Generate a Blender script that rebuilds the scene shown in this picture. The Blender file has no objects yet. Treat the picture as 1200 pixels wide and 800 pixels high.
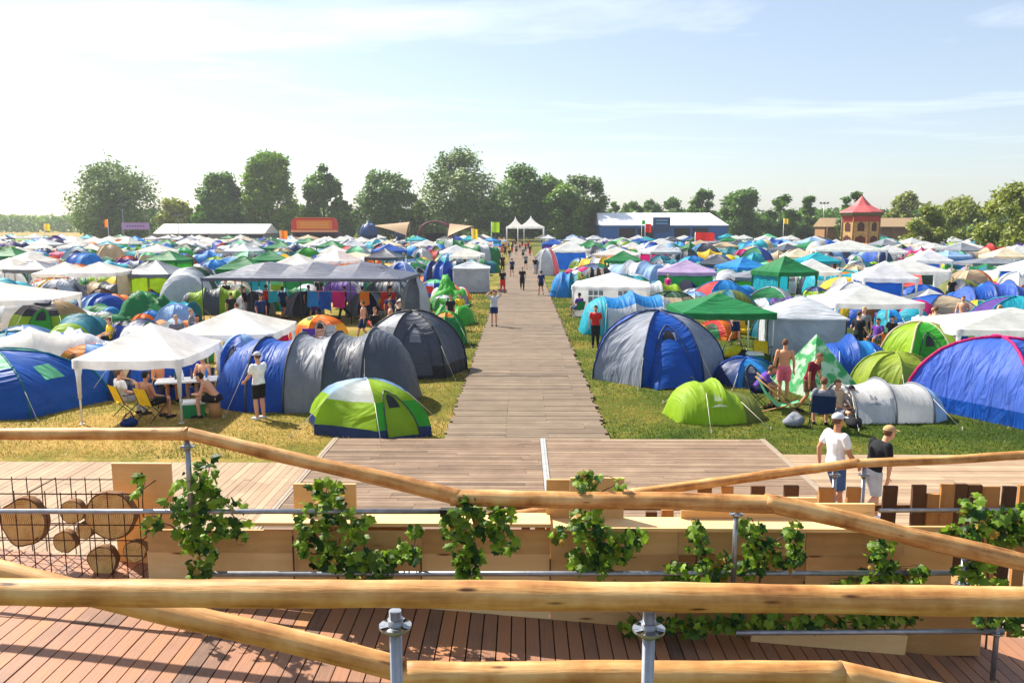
import bpy, bmesh, math, random
import numpy as np
from mathutils import Vector, Matrix, Euler, noise
R = math.radians
random.seed(11)
rng = np.random.default_rng(7)
scene = bpy.context.scene
COL = scene.collection

# ---------------------------------------------------------------- camera
EYE = Vector((0, 0, 5.0)); FPX = 933.0; TILT = 8.3; YAW = 0.66
cam_d = bpy.data.cameras.new('camera'); cam = bpy.data.objects.new('camera', cam_d); COL.objects.link(cam)
cam.location = EYE; cam.rotation_euler = (R(90 - TILT), 0, R(YAW))
cam_d.sensor_width = 36; cam_d.lens = 36 * FPX / 1200; cam_d.clip_end = 6000; cam_d.clip_start = 0.05
scene.camera = cam
ROT = cam.rotation_euler.to_matrix()
def ray(px, py):
    return ROT @ Vector(((px - 600) / FPX, (400 - py) / FPX, -1))
def at(px, py, Y):
    d = ray(px, py); return EYE + d * (Y / d.y)
def ground(px, py, z=0.0):
    d = ray(px, py); return EYE + d * ((z - EYE.z) / d.z)
ROTI = ROT.inverted()
def project(p):
    v = ROTI @ (Vector(p) - EYE)
    return 600 + FPX * v.x / -v.z, 400 - FPX * v.y / -v.z

# ---------------------------------------------------------------- materials
def s2l(c):
    out = []
    for v in c:
        v /= 255.0
        out.append(v / 12.92 if v <= .04045 else ((v + .055) / 1.055) ** 2.4)
    return tuple(out) + (1.0,)
def newmat(name):
    m = bpy.data.materials.new(name); m.use_nodes = True
    nt = m.node_tree; nt.nodes.clear()
    return m, nt, nt.nodes, nt.links
def nd(N, t, **kw):
    n = N.new(t)
    for k, v in kw.items():
        if k.startswith('_'): setattr(n, k[1:], v)
        else: n.inputs[k.replace('_', ' ')].default_value = v
    return n
def ramp(N, stops):
    r = N.new('ShaderNodeValToRGB'); e = r.color_ramp.elements
    while len(e) > 1: e.remove(e[0])
    e[0].position = stops[0][0]; e[0].color = stops[0][1]
    for p, c in stops[1:]:
        x = e.new(p); x.color = c
    return r
MATS = {}
def plain(name, rgb, rough=.6, metal=0.0, var=.12, scale=6.0, bump=0.0, bscale=40, spec=.4):
    if name in MATS: return MATS[name]
    m, nt, N, L = newmat(name)
    o = N.new('ShaderNodeOutputMaterial'); b = nd(N, 'ShaderNodeBsdfPrincipled', Roughness=rough, Metallic=metal)
    b.inputs['Specular IOR Level'].default_value = spec
    tc = N.new('ShaderNodeTexCoord'); n = nd(N, 'ShaderNodeTexNoise', Scale=scale, Detail=4.0)
    L.new(tc.outputs['Object'], n.inputs['Vector'])
    c = s2l(rgb); lo = tuple(x * (1 - var) for x in c[:3]) + (1,); hi = tuple(min(1, x * (1 + var)) for x in c[:3]) + (1,)
    r = ramp(N, [(.3, lo), (.7, hi)]); L.new(n.outputs['Fac'], r.inputs['Fac']); L.new(r.outputs['Color'], b.inputs['Base Color'])
    if bump:
        n2 = nd(N, 'ShaderNodeTexNoise', Scale=bscale, Detail=3.0); L.new(tc.outputs['Object'], n2.inputs['Vector'])
        bp = nd(N, 'ShaderNodeBump', Strength=bump, Distance=.02); L.new(n2.outputs['Fac'], bp.inputs['Height']); L.new(bp.outputs['Normal'], b.inputs['Normal'])
    L.new(b.outputs['BSDF'], o.inputs['Surface'])
    MATS[name] = m; return m
def fabric(name, rgb, trans=.3, wr=.5, rough=.5, pattern=None):
    key = 'fabric_' + name
    if key in MATS: return MATS[key]
    m, nt, N, L = newmat(key)
    o = N.new('ShaderNodeOutputMaterial'); b = nd(N, 'ShaderNodeBsdfPrincipled', Roughness=rough)
    b.inputs['Specular IOR Level'].default_value = .35
    t = N.new('ShaderNodeBsdfTranslucent'); mx = nd(N, 'ShaderNodeMixShader', Fac=trans)
    tc = N.new('ShaderNodeTexCoord'); n = nd(N, 'ShaderNodeTexNoise', Scale=1.7, Detail=5.0, Roughness=.6)
    L.new(tc.outputs['Object'], n.inputs['Vector'])
    c = s2l(rgb); lo = tuple(x * .86 for x in c[:3]) + (1,); hi = tuple(min(1, x * 1.1) for x in c[:3]) + (1,)
    r = ramp(N, [(.35, lo), (.65, hi)]); L.new(n.outputs['Fac'], r.inputs['Fac']); col = r.outputs['Color']
    if pattern:
        v = nd(N, 'ShaderNodeTexVoronoi', Scale=pattern[0]); L.new(tc.outputs['Object'], v.inputs['Vector'])
        n3 = nd(N, 'ShaderNodeTexNoise', Scale=pattern[0] * 1.2, Detail=3.0); L.new(tc.outputs['Object'], n3.inputs['Vector'])
        r2 = ramp(N, [(.45, (0, 0, 0, 1)), (.55, (1, 1, 1, 1))]); L.new(n3.outputs['Fac'], r2.inputs['Fac'])
        mc = N.new('ShaderNodeMixRGB'); mc.inputs['Color2'].default_value = s2l(pattern[1])
        L.new(r2.outputs['Color'], mc.inputs['Fac']); L.new(col, mc.inputs['Color1']); col = mc.outputs['Color']
    L.new(col, b.inputs['Base Color']); L.new(col, t.inputs['Color'])
    # tension wrinkles
    mp = N.new('ShaderNodeMapping'); mp.inputs['Rotation'].default_value = (0.3, 0.2, .6); mp.inputs['Scale'].default_value = (.55, 3.4, .9)
    L.new(tc.outputs['Object'], mp.inputs['Vector'])
    n2 = nd(N, 'ShaderNodeTexNoise', Scale=1.25, Detail=2.5, Roughness=.5, Distortion=.9); L.new(mp.outputs['Vector'], n2.inputs['Vector'])
    bp = nd(N, 'ShaderNodeBump', Strength=wr, Distance=.3); L.new(n2.outputs['Fac'], bp.inputs['Height'])
    L.new(bp.outputs['Normal'], b.inputs['Normal']); L.new(bp.outputs['Normal'], t.inputs['Normal'])
    L.new(b.outputs['BSDF'], mx.inputs[1]); L.new(t.outputs['BSDF'], mx.inputs[2]); L.new(mx.outputs['Shader'], o.inputs['Surface'])
    MATS[key] = m; return m
PAL = {
 'white': (242, 242, 242), 'cream': (232, 220, 194), 'light grey': (186, 191, 198), 'grey': (124, 129, 138), 'charcoal': (66, 72, 84),
 'navy': (22, 48, 96), 'royal blue': (10, 84, 180), 'sky blue': (30, 140, 215), 'teal': (18, 120, 140), 'turquoise': (26, 168, 188),
 'green': (28, 130, 72), 'dark green': (28, 76, 52), 'lime': (152, 190, 30), 'olive': (118, 126, 58), 'moss': (150, 170, 54), 'mid grey': (150, 158, 172), 'mint': (120, 216, 160),
 'yellow': (242, 200, 40), 'orange': (236, 128, 26), 'red': (196, 42, 38), 'maroon': (112, 26, 46), 'magenta': (206, 28, 116),
 'purple': (94, 58, 150), 'lavender': (192, 168, 208), 'beige': (204, 184, 152), 'marquee grey': (84, 90, 108), 'brown': (108, 78, 58), 'black': (32, 34, 38),
 'pale blue': (150, 186, 228), 'periwinkle': (66, 106, 204), 'bright green': (60, 170, 50), 'tan': (178, 146, 104), 'denim': (70, 96, 140), 'pink': (222, 110, 130)}
TR = {'white': .6, 'cream': .5, 'light grey': .22, 'grey': .15, 'marquee grey': .1, 'charcoal': .06, 'black': .03, 'navy': .12}
def fab(c): return fabric(c.replace(' ', '_'), PAL[c], TR.get(c, .4), {'white': .18, 'cream': .25}.get(c, .42), rough=.5 if c in ('charcoal','grey','royal blue','navy') else .58)
CLO = {}
def cloth(c): return plain('cloth_' + c.replace(' ', '_'), PAL[c], .85, var=.15, scale=9, bump=.25, bscale=14, spec=.2)
steel = plain('galvanised_steel', (150, 155, 162), .42, .75, .18, 12)
white_tube = plain('white_painted_tube', (222, 222, 222), .45)
dark_tube = plain('dark_painted_tube', (48, 50, 54), .5)
rope_m = plain('rope_fibre', (205, 200, 180), .8)
rust = plain('rusty_wire', (84, 52, 38), .85, .2, .3, 20)
rubber = plain('black_plastic', (30, 30, 32), .6)
win_m = plain('clear_plastic_window', (120, 130, 140), .25, 0, .1)

def tintwood(name, stops, rough=.75, gscale=(3, 60, 60), bump=.4, use_tint=True, knots=False, knotc=(60, 34, 18), mixw=.45):
    m, nt, N, L = newmat(name)
    o = N.new('ShaderNodeOutputMaterial'); b = nd(N, 'ShaderNodeBsdfPrincipled', Roughness=rough); b.inputs['Specular IOR Level'].default_value = .3
    tc = N.new('ShaderNodeTexCoord'); mp = N.new('ShaderNodeMapping'); mp.inputs['Scale'].default_value = gscale
    L.new(tc.outputs['Object'], mp.inputs['Vector'])
    n = nd(N, 'ShaderNodeTexNoise', Scale=1.0, Detail=5.0, Roughness=.62); L.new(mp.outputs['Vector'], n.inputs['Vector'])
    big = nd(N, 'ShaderNodeTexNoise', Scale=1.3, Detail=4.0); L.new(tc.outputs['Object'], big.inputs['Vector'])
    r = ramp(N, [(p, s2l(c)) for p, c in stops])
    mth = nd(N, 'ShaderNodeMath', _operation='MULTIPLY_ADD'); mth.inputs[1].default_value = mixw; mth.inputs[2].default_value = .5 - mixw * .5
    L.new(n.outputs['Fac'], mth.inputs[0]); fac = mth.outputs[0]
    if use_tint:
        at_ = N.new('ShaderNodeAttribute'); at_.attribute_name = 'tint'
        ad = nd(N, 'ShaderNodeMath', _operation='ADD'); sb = nd(N, 'ShaderNodeMath', _operation='SUBTRACT'); sb.inputs[1].default_value = .5
        L.new(at_.outputs['Fac'], sb.inputs[0]); L.new(fac, ad.inputs[0]); L.new(sb.outputs[0], ad.inputs[1])
        bw = nd(N, 'ShaderNodeMath', _operation='MULTIPLY_ADD'); bw.inputs[1].default_value = .7; bw.inputs[2].default_value = -.35; big.inputs['Roughness'].default_value = .7; L.new(big.outputs['Fac'], bw.inputs[0])
        a3 = nd(N, 'ShaderNodeMath', _operation='ADD'); L.new(ad.outputs[0], a3.inputs[0]); L.new(bw.outputs[0], a3.inputs[1]); fac = a3.outputs[0]
    else:
        ad = nd(N, 'ShaderNodeMath', _operation='MULTIPLY_ADD'); ad.inputs[1].default_value = .95; ad.inputs[2].default_value = -.475; big.inputs['Scale'].default_value = 3.2; big.inputs['Roughness'].default_value = .65
        a2 = nd(N, 'ShaderNodeMath', _operation='ADD'); L.new(big.outputs['Fac'], ad.inputs[0]); L.new(fac, a2.inputs[0]); L.new(ad.outputs[0], a2.inputs[1]); fac = a2.outputs[0]
    L.new(fac, r.inputs['Fac']); col = r.outputs['Color']
    if knots:
        v = nd(N, 'ShaderNodeTexVoronoi', Scale=knots); mp2 = N.new('ShaderNodeMapping'); mp2.inputs['Scale'].default_value = (1.0, 5.0, 5.0)
        L.new(tc.outputs['Object'], mp2.inputs['Vector']); L.new(mp2.outputs['Vector'], v.inputs['Vector'])
        rk = ramp(N, [(.05, (1, 1, 1, 1)), (.13, (0, 0, 0, 1))]); L.new(v.outputs['Distance'], rk.inputs['Fac'])
        mc = N.new('ShaderNodeMixRGB'); mc.inputs['Color2'].default_value = s2l(knotc); L.new(rk.outputs['Color'], mc.inputs['Fac']); L.new(col, mc.inputs['Color1']); col = mc.outputs['Color']
    L.new(col, b.inputs['Base Color'])
    bp = nd(N, 'ShaderNodeBump', Strength=bump, Distance=.008); L.new(n.outputs['Fac'], bp.inputs['Height']); L.new(bp.outputs['Normal'], b.inputs['Normal'])
    L.new(b.outputs['BSDF'], o.inputs['Surface']); MATS[name] = m; return m
log_m = tintwood('peeled_log', [(.2, (104, 62, 30)), (.36, (158, 108, 58)), (.52, (190, 140, 82)), (.72, (212, 172, 116))], .55, (1.1, 16, 16), 1.0, False, 2.6, (70, 36, 16), .95)
ramp_m = tintwood('ramp_boards', [(.05, (92, 74, 66)), (.28, (130, 98, 80)), (.5, (154, 112, 88)), (.7, (166, 116, 84)), (.95, (180, 130, 80))], .5, (55, 2.5, 30), .6, mixw=.4)
plaza_m = tintwood('weathered_boards', [(.1, (78, 62, 50)), (.4, (108, 88, 70)), (.65, (128, 106, 86)), (.95, (156, 134, 110))], .75, (2.0, 40, 30), .5, mixw=.5)
pale_m = tintwood('pale_boards', [(.1, (128, 104, 82)), (.5, (154, 130, 104)), (.95, (178, 154, 126))], .75, (3, 30, 30), .4, mixw=.4)
path_m = tintwood('path_boards', [(.1, (74, 62, 50)), (.35, (104, 89, 73)), (.65, (122, 106, 88)), (.95, (150, 132, 110))], .8, (1.3, 26, 20), .5, mixw=.6)
ply_m = tintwood('plywood', [(.1, (170, 126, 76)), (.45, (206, 162, 106)), (.7, (220, 178, 122)), (.95, (232, 196, 140))], .65, (2.2, 30, 16), .3, mixw=.4, knots=1.3, knotc=(120, 76, 40))
pal_m = tintwood('palisade_boards', [(.05, (66, 44, 28)), (.4, (98, 66, 42)), (.6, (142, 96, 54)), (.95, (188, 134, 76))], .8, (30, 30, 3), .5, mixw=.3)
strip_m = plain('aluminium_strip', (176, 176, 172), .5, .5, .1)
bark_m = plain('bark', (84, 66, 50), .9, 0, .3, 5, .6, 8)
logend_m = tintwood('log_end', [(.1, (160, 110, 52)), (.5, (210, 160, 88)), (.9, (234, 196, 130))], .8, (14, 2, 14), .4, False)
def leafmat(name, a, b_, trans=.35):
    m, nt, N, L = newmat(name)
    o = N.new('ShaderNodeOutputMaterial'); b = nd(N, 'ShaderNodeBsdfPrincipled', Roughness=.5); b.inputs['Specular IOR Level'].default_value = .35
    t = N.new('ShaderNodeBsdfTranslucent'); mx = nd(N, 'ShaderNodeMixShader', Fac=trans)
    at_ = N.new('ShaderNodeAttribute'); at_.attribute_name = 'tint'
    r = ramp(N, [(0, s2l(a)), (.94, s2l(b_)), (1, s2l(b_ if 'ivy' not in name else (170, 140, 60)))]); L.new(at_.outputs['Fac'], r.inputs['Fac'])
    L.new(r.outputs['Color'], b.inputs['Base Color']); L.new(r.outputs['Color'], t.inputs['Color'])
    L.new(b.outputs['BSDF'], mx.inputs[1]); L.new(t.outputs['BSDF'], mx.inputs[2]); L.new(mx.outputs['Shader'], o.inputs['Surface'])
    MATS[name] = m; return m
ivy_m = leafmat('ivy_leaf', (30, 70, 16), (140, 176, 44), .45)
tree_ms = [leafmat('tree_leaf_dark', (52, 92, 26), (108, 146, 46), .45), leafmat('tree_leaf_mid', (66, 108, 28), (134, 166, 50), .45), leafmat('tree_leaf_light', (98, 116, 32), (164, 172, 58), .42)]
grass_m = leafmat('grass_blade', (66, 92, 22), (186, 158, 84), .4)

# ---------------------------------------------------------------- mesh builder
class MB:
    def __init__(s): s.v = []; s.f = []; s.m = []; s.t = []; s.sm = []
    def add(s, vs, fs, mat=0, tint=.5, smooth=False):
        b = len(s.v); s.v += [tuple(x) for x in vs]; s.t += [tint] * len(vs)
        for f in fs: s.f.append(tuple(i + b for i in f)); s.m.append(mat); s.sm.append(smooth)
    def box(s, c, d, mat=0, tint=.5, M=None, taper=1.0):
        x, y, z = d[0] / 2, d[1] / 2, d[2] / 2; k = taper
        vs = [Vector(p) for p in ((-x, -y, -z), (x, -y, -z), (x, y, -z), (-x, y, -z), (-x * k, -y * k, z), (x * k, -y * k, z), (x * k, y * k, z), (-x * k, y * k, z))]
        if M is not None: vs = [M @ v for v in vs]
        c = Vector(c); vs = [v + c for v in vs]
        s.add(vs, [(0, 3, 2, 1), (4, 5, 6, 7), (0, 1, 5, 4), (1, 2, 6, 5), (2, 3, 7, 6), (3, 0, 4, 7)], mat, tint)
    def tube(s, pts, rad, seg=8, mat=0, tint=.5, caps=True, round_=False, flat=1.0):
        pts = [Vector(p) for p in pts]; n = len(pts)
        if not isinstance(rad, (list, tuple)): rad = [rad] * n
        rad = list(rad)
        if round_:
            d0 = (pts[0] - pts[1]).normalized(); d1 = (pts[-1] - pts[-2]).normalized(); r0, r1 = rad[0], rad[-1]
            pts = [pts[0] + d0 * r0 * .95, pts[0] + d0 * r0 * .6] + pts + [pts[-1] + d1 * r1 * .6, pts[-1] + d1 * r1 * .95]
            rad = [r0 * .3, r0 * .78] + rad + [r1 * .78, r1 * .3]; n += 4
        vs = []; prev = None
        for i in range(n):
            t = (pts[min(i + 1, n - 1)] - pts[max(i - 1, 0)]).normalized()
            if prev is None:
                a = Vector((0, 0, 1)) if abs(t.z) < .9 else Vector((0, 1, 0)); u = t.cross(a).normalized()
            else: u = (prev - t * prev.dot(t)).normalized()
            prev = u; w = t.cross(u)
            for k in range(seg):
                an = 2 * math.pi * k / seg; vs.append(pts[i] + (u * math.cos(an) + w * math.sin(an) * flat) * rad[i])
        fs = [(i * seg + k, i * seg + (k + 1) % seg, (i + 1) * seg + (k + 1) % seg, (i + 1) * seg + k) for i in range(n - 1) for k in range(seg)]
        s.add(vs, fs, mat, tint, True)
        if caps:
            b = len(s.v) - len(vs)
            s.f.append(tuple(b + k for k in reversed(range(seg)))); s.f.append(tuple(b + (n - 1) * seg + k for k in range(seg))); s.m += [mat, mat]; s.sm += [False, False]
    def ring(s, sections, seg=14, mat=0, tint=.5):
        """loft: sections = [(center, xaxis*rx, yaxis*ry)]"""
        vs = []
        for c, u, w in sections:
            for k in range(seg):
                an = 2 * math.pi * k / seg; vs.append(Vector(c) + Vector(u) * math.cos(an) + Vector(w) * math.sin(an))
        n = len(sections)
        fs = [(i * seg + k, i * seg + (k + 1) % seg, (i + 1) * seg + (k + 1) % seg, (i + 1) * seg + k) for i in range(n - 1) for k in range(seg)]
        fs += [tuple(reversed(range(seg))), tuple((n - 1) * seg + k for k in range(seg))]
        s.add(vs, fs, mat, tint, True)
    def ball(s, c, r, seg=10, rings=7, mat=0, tint=.5, M=None):
        if not isinstance(r, (tuple, list)): r = (r, r, r)
        c = Vector(c); vs = []
        for i in range(rings + 1):
            ph = math.pi * (i + .0) / rings
            for k in range(seg):
                an = 2 * math.pi * k / seg; v = Vector((r[0] * math.sin(ph) * math.cos(an), r[1] * math.sin(ph) * math.sin(an), r[2] * math.cos(ph)))
                vs.append(c + (M @ v if M is not None else v))
        fs = [(i * seg + k, (i + 1) * seg + k, (i + 1) * seg + (k + 1) % seg, i * seg + (k + 1) % seg) for i in range(rings) for k in range(seg)]
        s.add(vs, fs, mat, tint, True)
    def grid(s, P, nu, nv, mat=0, tint=.5, pick=None):
        """P[i][j], i<=nu, j<=nv"""
        vs = [P[i][j] for i in range(nu + 1) for j in range(nv + 1)]
        b = len(s.v); s.v += [tuple(x) for x in vs]; s.t += [tint] * len(vs)
        for i in range(nu):
            for j in range(nv):
                mm = pick(i, j) if pick else mat
                if mm is None: continue
                s.f.append((b + i * (nv + 1) + j, b + i * (nv + 1) + j + 1, b + (i + 1) * (nv + 1) + j + 1, b + (i + 1) * (nv + 1) + j)); s.m.append(mm); s.sm.append(True)
    def join(s, o, M=None, mmap=None):
        b = len(s.v); s.v += [tuple(M @ Vector(v)) for v in o.v] if M is not None else o.v; s.t += o.t
        s.f += [tuple(i + b for i in f) for f in o.f]; s.m += [mmap[x] for x in o.m] if mmap else o.m; s.sm += o.sm
    def mesh(s, name, mats):
        me = bpy.data.meshes.new(name); me.from_pydata(s.v, [], s.f)
        for m in (mats if isinstance(mats, (list, tuple)) else [mats]): me.materials.append(m)
        me.polygons.foreach_set('material_index', s.m); me.polygons.foreach_set('use_smooth', s.sm)
        if any(t != .5 for t in s.t):
            a = me.attributes.new('tint', 'FLOAT', 'POINT'); a.data.foreach_set('value', s.t)
        me.update(); return me
    def obj(s, name, mats, parent=None, loc=None, rz=0):
        o = bpy.data.objects.new(name, s.mesh(name, mats)); COL.objects.link(o)
        if parent is not None: o.parent = parent
        if loc is not None: o.location = loc
        o.rotation_euler.z = rz; return o
def tag(o, label=None, cat=None, group=None, kind=None):
    if label: o['label'] = label
    if cat: o['category'] = cat
    if group: o['group'] = group
    if kind: o['kind'] = kind
    return o
def empty(name, loc=(0, 0, 0), rz=0, label=None, cat=None, group=None):
    o = bpy.data.objects.new(name, None); COL.objects.link(o); o.location = loc; o.rotation_euler.z = rz
    o.empty_display_size = .2; return tag(o, label, cat, group)
def rel(o_root, p): return Vector(p) - o_root.location

# ---------------------------------------------------------------- world and sun
SUN_EL, SUN_AZ = 47.0, -52.0          # azimuth from +Y, negative = to the left
w = bpy.data.worlds.new('World'); scene.world = w; w.use_nodes = True
N = w.node_tree.nodes; L = w.node_tree.links; N.clear()
wo = N.new('ShaderNodeOutputWorld'); bg = N.new('ShaderNodeBackground'); bg.inputs['Strength'].default_value = .088
sk = N.new('ShaderNodeTexSky'); sk.sky_type = 'NISHITA'; sk.sun_disc = False; sk.sun_elevation = R(SUN_EL); sk.sun_rotation = R(SUN_AZ)
sk.air_density = 1.0; sk.dust_density = 1.1; sk.ozone_density = 1.6; sk.altitude = 0
tc = N.new('ShaderNodeTexCoord'); sx = N.new('ShaderNodeSeparateXYZ'); L.new(tc.outputs['Generated'], sx.inputs[0])
# wispy high cloud: project the direction on a plane high above
mz = nd(N, 'ShaderNodeMath', _operation='MAXIMUM'); mz.inputs[1].default_value = .03; L.new(sx.outputs['Z'], mz.inputs[0])
dx = nd(N, 'ShaderNodeMath', _operation='DIVIDE'); dy = nd(N, 'ShaderNodeMath', _operation='DIVIDE')
L.new(sx.outputs['X'], dx.inputs[0]); L.new(mz.outputs[0], dx.inputs[1]); L.new(sx.outputs['Y'], dy.inputs[0]); L.new(mz.outputs[0], dy.inputs[1])
cx = N.new('ShaderNodeCombineXYZ'); L.new(dx.outputs[0], cx.inputs[0]); L.new(dy.outputs[0], cx.inputs[1])
mp = N.new('ShaderNodeMapping'); mp.inputs['Scale'].default_value = (.34, .62, 1); mp.inputs['Rotation'].default_value = (0, 0, R(-14)); mp.inputs['Location'].default_value = (1.3, .45, 0)
L.new(cx.outputs[0], mp.inputs['Vector'])
cn = nd(N, 'ShaderNodeTexNoise', Scale=1.0, Detail=9.0, Roughness=.58, Distortion=.5); L.new(mp.outputs['Vector'], cn.inputs['Vector'])
cr = ramp(N, [(.52, (0, 0, 0, 1)), (.74, (1, 1, 1, 1))]); L.new(cn.outputs['Fac'], cr.inputs['Fac'])
fade = N.new('ShaderNodeMapRange'); fade.inputs['From Min'].default_value = .04; fade.inputs['From Max'].default_value = .2; L.new(sx.outputs['Z'], fade.inputs['Value'])
cm = nd(N, 'ShaderNodeMath', _operation='MULTIPLY'); L.new(cr.outputs['Color'], cm.inputs[0]); L.new(fade.outputs[0], cm.inputs[1])
cm2 = nd(N, 'ShaderNodeMath', _operation='MULTIPLY'); cm2.inputs[1].default_value = .45; L.new(cm.outputs[0], cm2.inputs[0])
mixc = N.new('ShaderNodeMixRGB'); mixc.inputs['Color2'].default_value = (9.5, 9.6, 9.8, 1)
veil = N.new('ShaderNodeMixRGB'); veil.inputs['Fac'].default_value = .3; veil.inputs['Color2'].default_value = (4.2, 4.4, 4.8, 1); L.new(sk.outputs['Color'], veil.inputs['Color1'])
L.new(cm2.outputs[0], mixc.inputs['Fac']); L.new(veil.outputs['Color'], mixc.inputs['Color1']); L.new(mixc.outputs['Color'], bg.inputs['Color']); L.new(bg.outputs[0], wo.inputs['Surface'])
sd = bpy.data.lights.new('sun', 'SUN'); sd.energy = 4.9; sd.angle = R(.55); sd.color = (1, .93, .82)
so = bpy.data.objects.new('sun', sd); COL.objects.link(so); so.location = (-20, 10, 40)
sdir = Vector((math.sin(R(SUN_AZ)) * math.cos(R(SUN_EL)), math.cos(R(SUN_AZ)) * math.cos(R(SUN_EL)), math.sin(R(SUN_EL))))
so.rotation_euler = sdir.to_track_quat('Z', 'Y').to_euler()
scene.view_settings.view_transform = 'Standard'; scene.view_settings.look = 'None'; scene.view_settings.exposure = 1.08; scene.view_settings.gamma = 1
scene.cycles.max_bounces = 6; scene.cycles.diffuse_bounces = 3; scene.cycles.transmission_bounces = 4; scene.cycles.transparent_max_bounces = 6

def ringmat():
    m, nt, N, L = newmat('log_slice_face'); o = N.new('ShaderNodeOutputMaterial'); b = nd(N, 'ShaderNodeBsdfPrincipled', Roughness=.85)
    tc = N.new('ShaderNodeTexCoord'); wv = nd(N, 'ShaderNodeTexWave', Scale=16.0, Distortion=2.2, Detail=3.0); wv.wave_type = 'RINGS'; wv.rings_direction = 'Y'; wv.inputs['Detail Scale'].default_value = 1.2; L.new(tc.outputs['Object'], wv.inputs['Vector'])
    n = nd(N, 'ShaderNodeTexNoise', Scale=7.0, Detail=6.0, Roughness=.7); L.new(tc.outputs['Object'], n.inputs['Vector'])
    a = nd(N, 'ShaderNodeMath', _operation='MULTIPLY_ADD'); a.inputs[1].default_value = .3; L.new(wv.outputs['Fac'], a.inputs[0]); L.new(n.outputs['Fac'], a.inputs[2])
    r = ramp(N, [(.3, s2l((120, 76, 36))), (.55, s2l((206, 152, 80))), (.8, s2l((236, 198, 130)))]); L.new(a.outputs[0], r.inputs['Fac']); L.new(r.outputs['Color'], b.inputs['Base Color']); L.new(b.outputs[0], o.inputs[0]); return m
slice_m = ringmat()
# ---------------------------------------------------------------- ground
def ground_mat():
    m, nt, N, L = newmat('grass_ground')
    o = N.new('ShaderNodeOutputMaterial'); b = nd(N, 'ShaderNodeBsdfPrincipled', Roughness=.95); b.inputs['Specular IOR Level'].default_value = .1
    tc = N.new('ShaderNodeTexCoord')
    n = nd(N, 'ShaderNodeTexNoise', Scale=.35, Detail=8.0, Roughness=.65); L.new(tc.outputs['Object'], n.inputs['Vector'])
    f = nd(N, 'ShaderNodeTexNoise', Scale=6.0, Detail=6.0, Roughness=.7); L.new(tc.outputs['Object'], f.inputs['Vector'])
    sx = N.new('ShaderNodeSeparateXYZ'); L.new(tc.outputs['Object'], sx.inputs[0])
    mr = N.new('ShaderNodeMapRange'); mr.inputs['From Min'].default_value = -12; mr.inputs['From Max'].default_value = 14; mr.inputs['To Min'].default_value = .2; mr.inputs['To Max'].default_value = -.2
    L.new(sx.outputs['X'], mr.inputs['Value'])
    a = nd(N, 'ShaderNodeMath', _operation='ADD'); L.new(n.outputs['Fac'], a.inputs[0]); L.new(mr.outputs[0], a.inputs[1])
    g = nd(N, 'ShaderNodeMath', _operation='MULTIPLY_ADD'); g.inputs[1].default_value = .5; g.inputs[2].default_value = -.25; L.new(f.outputs['Fac'], g.inputs[0])
    a2 = nd(N, 'ShaderNodeMath', _operation='ADD'); L.new(a.outputs[0], a2.inputs[0]); L.new(g.outputs[0], a2.inputs[1])
    r = ramp(N, [(.26, s2l((44, 62, 18))), (.42, s2l((74, 88, 26))), (.58, s2l((116, 108, 46))), (.72, s2l((160, 132, 74)))])
    L.new(a2.outputs[0], r.inputs['Fac']); L.new(r.outputs['Color'], b.inputs['Base Color'])
    bp = nd(N, 'ShaderNodeBump', Strength=.8, Distance=.06); L.new(f.outputs['Fac'], bp.inputs['Height']); L.new(bp.outputs['Normal'], b.inputs['Normal'])
    L.new(b.outputs['BSDF'], o.inputs['Surface']); return m
mb = MB(); mb.add([(-3000, -60, 0), (3000, -60, 0), (3000, 4000, 0), (-3000, 4000, 0)], [(0, 1, 2, 3)])
tag(mb.obj('ground', ground_mat()), kind='structure')

# path: real boards running across, ragged ends
PX0, PX1 = ground(521, 515, .1).x, ground(714, 515, .1).x
PLY = 17.9
mb = MB(); y = PLY + .02; i = 0
while y < 215:
    wv = .19 if y < 60 else (.38 if y < 120 else .76)
    x0 = PX0 + random.uniform(-.07, .05); x1 = PX1 + random.uniform(-.05, .09); xm = random.choice((PX0 + 1.4, PX0 + 2.4, PX1 - .5))
    patch = .12 * noise.noise(Vector((0, y * .35, 3)))
    for a, b_ in ((x0, xm), (xm + .008, x1)):
        z = .1 + random.uniform(-.004, .004)
        mb.box(((a + b_) / 2, y + wv / 2, z - .02), (b_ - a, wv - .014, .04), 0, min(.95, max(.05, .5 + random.gauss(0, .09) + patch)))
    y += wv
for x in (PX0 + .3, (PX0 + PX1) / 2, PX1 - .3): mb.box((x, 116, .04), (.12, 196, .075), 0, .1)
tag(mb.obj('path', path_m), kind='structure')

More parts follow.
